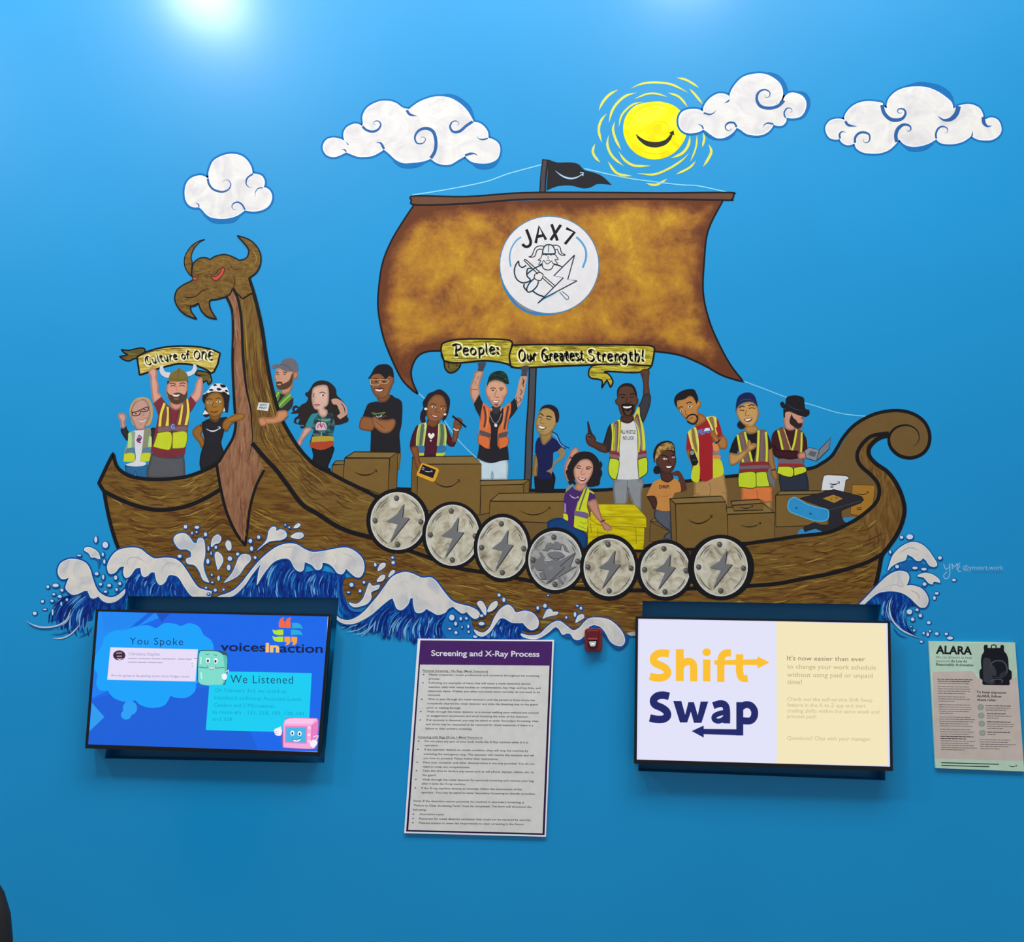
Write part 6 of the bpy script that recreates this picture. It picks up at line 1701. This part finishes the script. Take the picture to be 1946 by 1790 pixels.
t.f('f2f0fb', '1415,1020 1430,1008 1460,1000 1472,1030 1462,1060 1430,1058 1418,1042').s('8a8ab0', '1418,1032 1440,1032', 3).s('8a8ab0', '1422,1045 1442,1045', 3).s('e8e8f8', '1455,1005 1465,995', 9).s('f2d8f0', '1700,1070 1735,1060 1720,1090', 7).f('f2f0fb', '1675,1110 1700,1090 1728,1100 1722,1130 1690,1148')
sub('screen_edge'); t.s('dfe8f8', '!1808,193 !1745,1180', 5, sm=False).s('b8d0f0', '!62,1130 !1745,1180', 5, sm=False)
t.done()

QR = [(1208, 1171), (1692, 1180), (1697, 1465), (1205, 1451)]
eR, locR = tv('right television with a white and cream screen lettered Shift Swap', QR, 0.085, (1450, 1460))
SR = Surface(0.0825)
ctx(1180, 1120, 3.6037)
t = Thing('screen', '', '', locR, surf=SR, lit=True, parent=eR)
sc = t.part('screen', label='lit screen, half white and half cream')
t.f('dcdcfa', '!118,200 !1832,232 !1845,1220 !107,1167', False)
sub('white_panel'); t.f('e2e2f8', '!130,212 !1064,222 !1068,1192 !125,1160', False)
sub('cream_panel'); t.f('f3e6bc', '!1064,220 !1815,240 !1828,1206 !1068,1190', False)
sub('shift_wording', 'large yellow word with an arrow')
Y_ = 'fbc02e'
t.s(Y_, '!330,442 290,436 250,442 224,468 232,502 280,525 312,548 318,580 290,602 245,606 !198,594', 52)
t.f(Y_, '!376,410 !430,408 !430,628 !376,628', False).s(Y_, '!404,540 425,508 460,492 490,505 498,540 !498,630', 50)
t.f(Y_, '!562,480 !613,480 !613,630 !562,630', False).e_(Y_, 587, 430, 29, 27)
t.s(Y_, '!684,634 !684,500 690,462 712,438 !754,434', 50)
t.s(Y_, '!812,444 !812,560 820,595 840,610 !868,608', 50).f(Y_, '!788,445 !838,443 !838,480 !788,480', False)
t.f(Y_, '!640,485 !935,478 !935,458 !1018,500 !935,542 !935,518 !640,516', False)
sub('swap_wording', 'large navy word with an arrow')
N_ = '1b2468'
t.s(N_, '!330,732 290,724 250,730 224,756 232,788 280,811 312,836 318,868 290,888 245,890 !198,880', 52)
t.f(N_, '!358,764 !414,764 !440,858 !462,772 !500,772 !526,862 !546,768 !598,768 !552,914 !500,914 !479,838 !454,911 !404,911', False)
t.s(N_, '!632,796 680,782 712,792 724,830 !724,918', 48).s(N_, '724,842 680,848 642,866 638,888 660,902 695,894 !722,868', 36)
t.f(N_, '!790,772 !838,772 !838,1000 !790,1000', False).s(N_, '!816,812 850,790 890,796 914,830 912,872 885,900 !822,898', 48)
t.f(N_, '!838,958 !838,1000 !567,992 !567,1015 !484,970 !567,932 !567,955', False)
for s_, x1, y0, h, c_ in (("It's now easier than ever", 1672, 485, 31, '948a6c'), ('to change your work schedule', 1748, 542, 31, 'c4b68c'), ('without using paid or unpaid', 1724, 598, 31, 'c4b68c'), ('time!', 1240, 648, 31, 'c4b68c'),
                         ('Check out the self-service Shift Swap', 1722, 762, 25, 'cdbf96'), ('feature in the A to Z app and start', 1675, 802, 25, 'cdbf96'), ('trading shifts within the same week and', 1768, 842, 25, 'cdbf96'), ('process path.', 1345, 880, 25, 'cdbf96'),
                         ('Questions? Chat with your manager.', 1716, 1030, 26, 'cdbf96')):
    if s_[:4] in ("It's", 'Chec', 'Ques'):
        sub('paragraph')
    t.t(c_, s_, 1138, y0, x1, y0 + (x1 - 1138) * .014, h, .008)
sub('screen_edge'); t.s('f4f0ff', '!1832,232 !1845,1220', 6, sm=False).s('cfcdf0', '!118,1170 !1820,1212', 4, sm=False)
t.done()

# ================================================================ notices on the wall
def notice(name, label, quad, base, col='#f7f5fb', cat='poster'):
    e = bpy.data.objects.new(name, None)
    loc = wp(base[0], base[1], 0.003)
    e.location = loc
    e['label'] = label
    e['category'] = cat
    COL.objects.link(e)
    P = [wp(x, y, 0.0125) for x, y in quad]
    V = [tuple(p - loc) for p in P] + [tuple(Vector((p.x, -0.0005, p.z)) - loc) for p in P]
    mesh_obj('board', V, [(0, 1, 2, 3), (7, 6, 5, 4)] + [(i, i + 4, (i + 1) % 4 + 4, (i + 1) % 4) for i in range(4)], paint(col, 0.5, 0.01), e)
    return e, loc


eN, locN = notice('screening_notice', 'tall notice with a purple heading, Screening and X-Ray Process, between the two televisions', [(794, 1213.5), (1053, 1216), (1037.5, 1590), (768, 1583)], (905, 1586))
SN = Surface(0.0126)
ctx(750, 1190, 5.897)
t = Thing('print', '', '', locN, surf=SN, parent=eN)
t.part('border', label='dark purple border'); t.f('2f1640', '!288,158 !1768,170 !1680,2340 !128,2300', False)
t.part('heading', label='purple heading band lettered in white'); t.f('4f286c', '!288,160 !1766,172 !1755,440 !280,430', False).t('f0eaf4', 'Screening and X-Ray Process', 410, 330, 1622, 342, 60, .02)
t.part('sheet'); t.f('e6e3df', '!284,430 !1735,441 !1657,2320 !152,2282', False)
t.part('text', kind='stuff')
TX = '2e2c32'


def bullet(x, y):
    t.e_(TX, x, y, 10, 6, 0, 8)


A1 = [("Personal Screening - No Bags (Metal Detectors)", 315, 508, 1045, 1), ("Please cooperate, remain professional and courteous throughout the screening", 385, 552, 1622, 0), ("process.", 383, 598, 508, 0),
      ("Following are examples of items that will cause a metal detection alarms:", 382, 643, 1525, 0), ("watches, belts with metal buckles or ornamentation, key rings and key fobs, and", 378, 690, 1635, 0),
      ("electronic items. Wallets and other non-metal items normally do not need to be", 375, 736, 1630, 0), ("removed.", 372, 780, 515, 0), ("Wait to pass through the metal detectors until the person in front of you has", 372, 826, 1572, 0),
      ("completely cleared the metal detector and slide the divesting tray to the guard", 366, 874, 1603, 0), ("prior to walking through.", 362, 922, 745, 0), ("Walk through the metal detector at a normal walking pace without any unusual", 362, 966, 1612, 0),
      ("or exaggerated movements and avoid bumping the sides of the detector.", 357, 1012, 1498, 0), ("If an anomaly is detected, you may be asked to enter Secondary Screening. Hats", 355, 1060, 1612, 0),
      ("and shoes may be requested to be removed for visual inspection if there is a", 350, 1108, 1552, 0), ("failure to clear primary screening.", 345, 1155, 868, 0), ("Screening with Bags (X-ray + Metal Detectors)", 262, 1250, 982, 1)]
B1 = [("Do not place any part of your body inside the X-Ray machine while it is in", 338, 118, 1495), ("operation.", 335, 164, 490), ("If the operator detects an unsafe condition, they will stop the machine by", 332, 212, 1498),
      ("activating the emergency stop. The operator will resolve the situation and tell", 326, 262, 1560), ("you how to proceed. Please follow their instructions.", 322, 308, 1162), ("Place your container and other divested items in the tray provided. You do not", 320, 356, 1568),
      ("need to unzip any compartments.", 316, 404, 845), ("Take this time to declare any assets such as cell phone, laptops, tablets, etc. to", 315, 450, 1560), ("the guard.", 310, 498, 465), ("Walk through the metal detector for personal screening and retrieve your bag", 310, 548, 1558),
      ("after it exits the X-ray machine.", 305, 594, 795), ("If the X-ray machine detects an anomaly, follow the instructions of the", 300, 644, 1425), ("operator. You may be asked to enter Secondary Screening to identify anomalies.", 296, 692, 1578),
      ("Note: If the detection cannot positively be resolved in secondary screening, a", 213, 788, 1448), ("\"Failure to Clear Screening Form\" must be completed. This form will document the", 210, 838, 1535), ("following:", 205, 886, 355), ("Associate's name", 278, 936, 552),
      ("Reason(s) for metal detector activation that could not be resolved by security", 275, 986, 1525), ("Planned actions to meet the requirement to clear screening in the future", 272, 1034, 1445)]
for s_, x0, y0, x1, u in A1:
    t.t(TX, s_, x0, y0, x1, y0 + (x1 - x0) * .011, 21, .016)
    if u:
        t.s(TX, [(x0, y0 + 7), (x1, y0 + 7 + (x1 - x0) * .011)], 3, sm=False)
for x, y in ((324, 542), (318, 634), (304, 818), (292, 957), (287, 1050)):
    bullet(x, y)
ctx(750, 1390, 5.897)
for s_, x0, y0, x1 in B1:
    t.t(TX, s_, x0, y0, x1, y0 + (x1 - x0) * .0135, 21, .016)
for x, y in ((269, 107), (262, 201), (252, 345), (245, 440), (237, 537), (231, 632), (210, 926), (207, 974), (203, 1024)):
    bullet(x, y)
t.done()

eA, locA = notice('radiation_poster', 'pale green and beige poster lettered ALARA with a black backpack, at the right edge', [(1765.5, 1218), (1929, 1221), (1946.5, 1466), (1778.5, 1459.5)], (1860, 1463), '#cbe6d0')
ctx(1740, 1190, 5.966)
t = Thing('print', '', '', locA, surf=Surface(0.0126), parent=eA)
t.part('green_panel'); t.f('bfd9c2', '!520,190 !1128,190 !1148,560 !1100,580 !690,530 !600,440', False).f('c4e0ca', '!160,172 !540,180 !700,545 !180,515', False)
t.part('beige_panel', label='beige lower panel'); t.f('d2c2b8', '!190,520 !640,505 !710,590 !1100,590 !1150,565 !1222,1528 !218,1500', False)
t.part('footer'); t.f('c2dec6', '!218,1500 !1222,1528 !1229,1640 !230,1608', False)
t.part('title', label='bold dark title'); t.t('1d2226', 'ALARA', 228, 308, 640, 320, 86, .04)
t.part('subtitle'); t.t('4e5a58', 'We can all work to keep', 228, 362, 640, 370, 26, .0).t('4e5a58', 'exposure', 230, 405, 385, 408, 26).t('2a3432', 'As Low As', 400, 408, 582, 411, 27, .02).t('2a3432', 'Reasonably Achievable', 232, 445, 655, 455, 28, .02)
t.part('backpack', label='black backpack picture with headphones')
t.s('1a1b22', '860,250 860,218 885,210 910,218 912,250', 14).f('1b1c24', '!770,240 780,212 800,208 820,220 815,245 !960,245 965,215 985,208 1002,222 1003,280 !1030,310 1050,370 1055,440 1060,490 1088,510 1088,600 1065,612 1068,660 !1055,670 770,665 755,650 758,610 730,590 722,540 728,495 745,480 740,400 750,330 775,285')
t.f('3e4148', '770,370 810,355 850,380 860,470 870,560 900,640 860,655 800,640 770,600 765,450').s('50545c', '850,480 860,420 920,390 990,400 1030,450 1035,520 1010,560', 15).f('3f424a', '850,450 880,440 910,500 915,560 880,560 845,520').f('33363e', '950,550 1000,510 1030,520 1010,570 960,580').s('5c6068', '850,620 920,600 990,615 970,640', 10).s('6a6e74', '890,575 980,585', 4)
t.part('paragraphs', kind='stuff')
rr = random.Random(11)
L_ = [(245, 600, 645, 1), (250, 622, 615, 1), (255, 645, 610, 0), (250, 683, 605, 0), (252, 708, 625, 0), (254, 733, 625, 0), (256, 758, 560, 0), (258, 797, 570, 0), (258, 822, 615, 0), (260, 847, 440, 0), (262, 888, 625, 0), (262, 913, 630, 0), (264, 938, 635, 0),
      (266, 963, 605, 0), (268, 986, 425, 0), (268, 1028, 620, 0), (270, 1052, 670, 0), (270, 1078, 655, 0), (272, 1103, 600, 0), (274, 1128, 645, 0), (276, 1168, 625, 0), (276, 1194, 660, 0), (278, 1220, 605, 0), (280, 1247, 660, 1), (282, 1272, 575, 1),
      (284, 1298, 675, 0), (286, 1324, 610, 0), (288, 1348, 665, 0), (290, 1374, 695, 0), (290, 1398, 565, 0), (790, 900, 1080, 1), (792, 926, 1070, 0), (794, 950, 1030, 0), (805, 990, 1020, 1), (806, 1016, 1085, 0), (806, 1040, 940, 0), (808, 1083, 1080, 1),
      (810, 1108, 1115, 0), (812, 1133, 1115, 0), (814, 1158, 990, 0), (810, 1200, 1075, 1), (815, 1225, 905, 0), (722, 1284, 1085, 0), (726, 1310, 1045, 0), (728, 1336, 1140, 0), (730, 1360, 1060, 0), (732, 1386, 955, 0)]
for x0, y0, x1, b_ in L_:
    x = x0
    while x < x1 - 8:
        w_ = min(rr.uniform(18, 60), x1 - x)
        sl = .02
        t.s('4c4346' if b_ else '6e6264', [(x, y0 + (x - x0) * sl), (x + w_, y0 + (x + w_ - x0) * sl)], 9 if b_ else 7, sm=False)
        x += w_ + 5
t.t('33302f', 'To keep exposure', 690, 758, 1025, 764, 26, .025).t('33302f', 'ALARA, follow', 693, 803, 975, 808, 26, .025).t('33302f', 'these rules:', 697, 845, 912, 849, 26, .025)
for y in (918, 1013, 1105, 1210):
    t.e_('9aa69c', 738 + (y - 918) * .07, y, 38, 36).e_('b0a8a0', 738 + (y - 918) * .07, y, 16, 15)
t.s('2c3a34', [(290, 1547), (945, 1565)], 11, sm=False).s('2c3a34', [(292, 1578), (835, 1592)], 11, sm=False).smile('23302c', 1048, 1575, 1145, 1580, 14, 9)
t.done()

# ================================================================ fire alarm strobe
e = bpy.data.objects.new('alarm_strobe', None)
loc = wp(1126, 1238, 0.0)
e.location = loc
e['label'] = 'small dark red fire alarm strobe on the wall left of the right television'
e['category'] = 'fire alarm'
COL.objects.link(e)
red = plain('alarm_red', '#7d1624', 0.3)


def rounded(x0, y0, x1, y1, r, d0, d1, name, mat, scale_front=1.0):
    """rounded block on the wall, corners in photograph pixels, from depth d0 out to d1"""
    ring = []
    for cx, cy, a0 in ((x1 - r, y0 + r, -90), (x1 - r, y1 - r, 0), (x0 + r, y1 - r, 90), (x0 + r, y0 + r, 180)):
        for k in range(6):
            a = math.radians(a0 + k * 18)
            ring.append((cx + r * math.cos(a), cy + r * math.sin(a)))
    mx, my = (x0 + x1) / 2, (y0 + y1) / 2
    base = [wp(x, y, 0) for x, y in ring]
    c = sum(base, Vector()) / len(base)
    V, F = [], []
    n = len(ring)
    prof = [(d0, 1.0), (d0 + (d1 - d0) * .75, 1.0), (d0 + (d1 - d0) * .93, (1 + scale_front) / 2), (d1, scale_front)]
    for d, k in prof:
        for p in base:
            q = c + (p - c) * k
            V.append((q.x - loc.x, -d - loc.y, q.z - loc.z))
    for j in range(len(prof) - 1):
        F += [(j * n + i, j * n + (i + 1) % n, (j + 1) * n + (i + 1) % n, (j + 1) * n + i) for i in range(n)]
    F.append(tuple(range((len(prof) - 1) * n, len(prof) * n)))
    F.append(tuple(range(n))[::-1])
    o = mesh_obj(name, V, F, mat, e)
    return o


rounded(1110.5, 1194, 1144, 1238, 7, 0.0, 0.034, 'housing', red, .93)
rounded(1115, 1198, 1137, 1214, 4, 0.030, 0.041, 'upper_grille', plain('alarm_red_dark', '#6c111d', 0.35), .9)
rounded(1116, 1212.5, 1135, 1215.5, 1.4, 0.036, 0.046, 'lip', plain('alarm_red_light', '#b04a55', 0.35), .8)
rounded(1116, 1216.5, 1135, 1231, 5, 0.030, 0.040, 'lens_frame', plain('alarm_dark', '#3c1016', 0.4), .92)
gl, nt, b = new_mat('strobe_lens')
b.inputs['Base Color'].default_value = (.9, .9, .9, 1)
b.inputs['Roughness'].default_value = 0.12
b.inputs['Metallic'].default_value = 0.7
rounded(1118.5, 1218.5, 1132, 1224, 2.5, 0.038, 0.047, 'reflector', gl, .6)
rounded(1120, 1222, 1130.5, 1228.5, 3, 0.038, 0.056, 'strobe_bulb', plain('strobe_white', '#f4f2ee', 0.15), .5)

# ================================================================ dark chair at the lower left edge, mostly outside the frame
e = bpy.data.objects.new('office_chair', None)
black = plain('chair_black', '#121216', 0.6)
px = wp(4, 1700, 1.6)
cx0, cy0 = px.x - 0.27, -1.55
e.location = (cx0, cy0, 0)
e['label'] = 'black round-backed chair just showing at the bottom left edge of the picture'
e['category'] = 'chair'
COL.objects.link(e)


def lathe_slab(name, cx, cy, cz, rx, ry, rz, power=2.6):
    """soft cushion: superellipsoid"""
    V, F = [], []
    n, mth = 28, 14
    for j in range(mth + 1):
        ph = -math.pi / 2 + math.pi * j / mth
        for i in range(n):
            th = 2 * math.pi * i / n
            s = lambda v, p_: math.copysign(abs(v) ** p_, v)
            k = 2 / power
            V.append((cx + rx * s(math.cos(ph), k) * s(math.cos(th), k), cy + ry * s(math.cos(ph), k) * s(math.sin(th), k), cz + rz * s(math.sin(ph), k)))
    for j in range(mth):
        F += [(j * n + i, j * n + (i + 1) % n, (j + 1) * n + (i + 1) % n, (j + 1) * n + i) for i in range(n)]
    o = mesh_obj(name, V, F, black, e)
    for p in o.data.polygons:
        p.use_smooth = True
    return o


top = wp(0, 1668, 1.6).z
lathe_slab('backrest', 0, 0.05, top - 0.32, 0.27, 0.06, 0.36)
lathe_slab('seat', 0, -0.22, 0.46, 0.26, 0.26, 0.05)


def rod(name, a, b, r):
    a, b = Vector(a), Vector(b)
    d = (b - a).normalized()
    u = d.orthogonal().normalized()
    w_ = d.cross(u)
    V = [tuple(p + (u * math.cos(t_) + w_ * math.sin(t_)) * r) for p in (a, b) for t_ in [2 * math.pi * i / 10 for i in range(10)]]
    F = [(i, (i + 1) % 10, 10 + (i + 1) % 10, 10 + i) for i in range(10)] + [tuple(range(10))[::-1], tuple(range(10, 20))]
    return mesh_obj(name, V, F, black, e)


rod('stem', (0, -.22, .09), (0, -.22, .44), .028)
rod('back_support', (0, -.1, .44), (0, .07, top - .45), .018)
for i in range(5):
    a = math.radians(90 + 72 * i)
    rod('leg', (0, -.22, .1), (.28 * math.cos(a), -.22 + .28 * math.sin(a), .05), .018)
    rod('caster', (.28 * math.cos(a) - .015, -.22 + .28 * math.sin(a), .027), (.28 * math.cos(a) + .015, -.22 + .28 * math.sin(a), .027), .027)
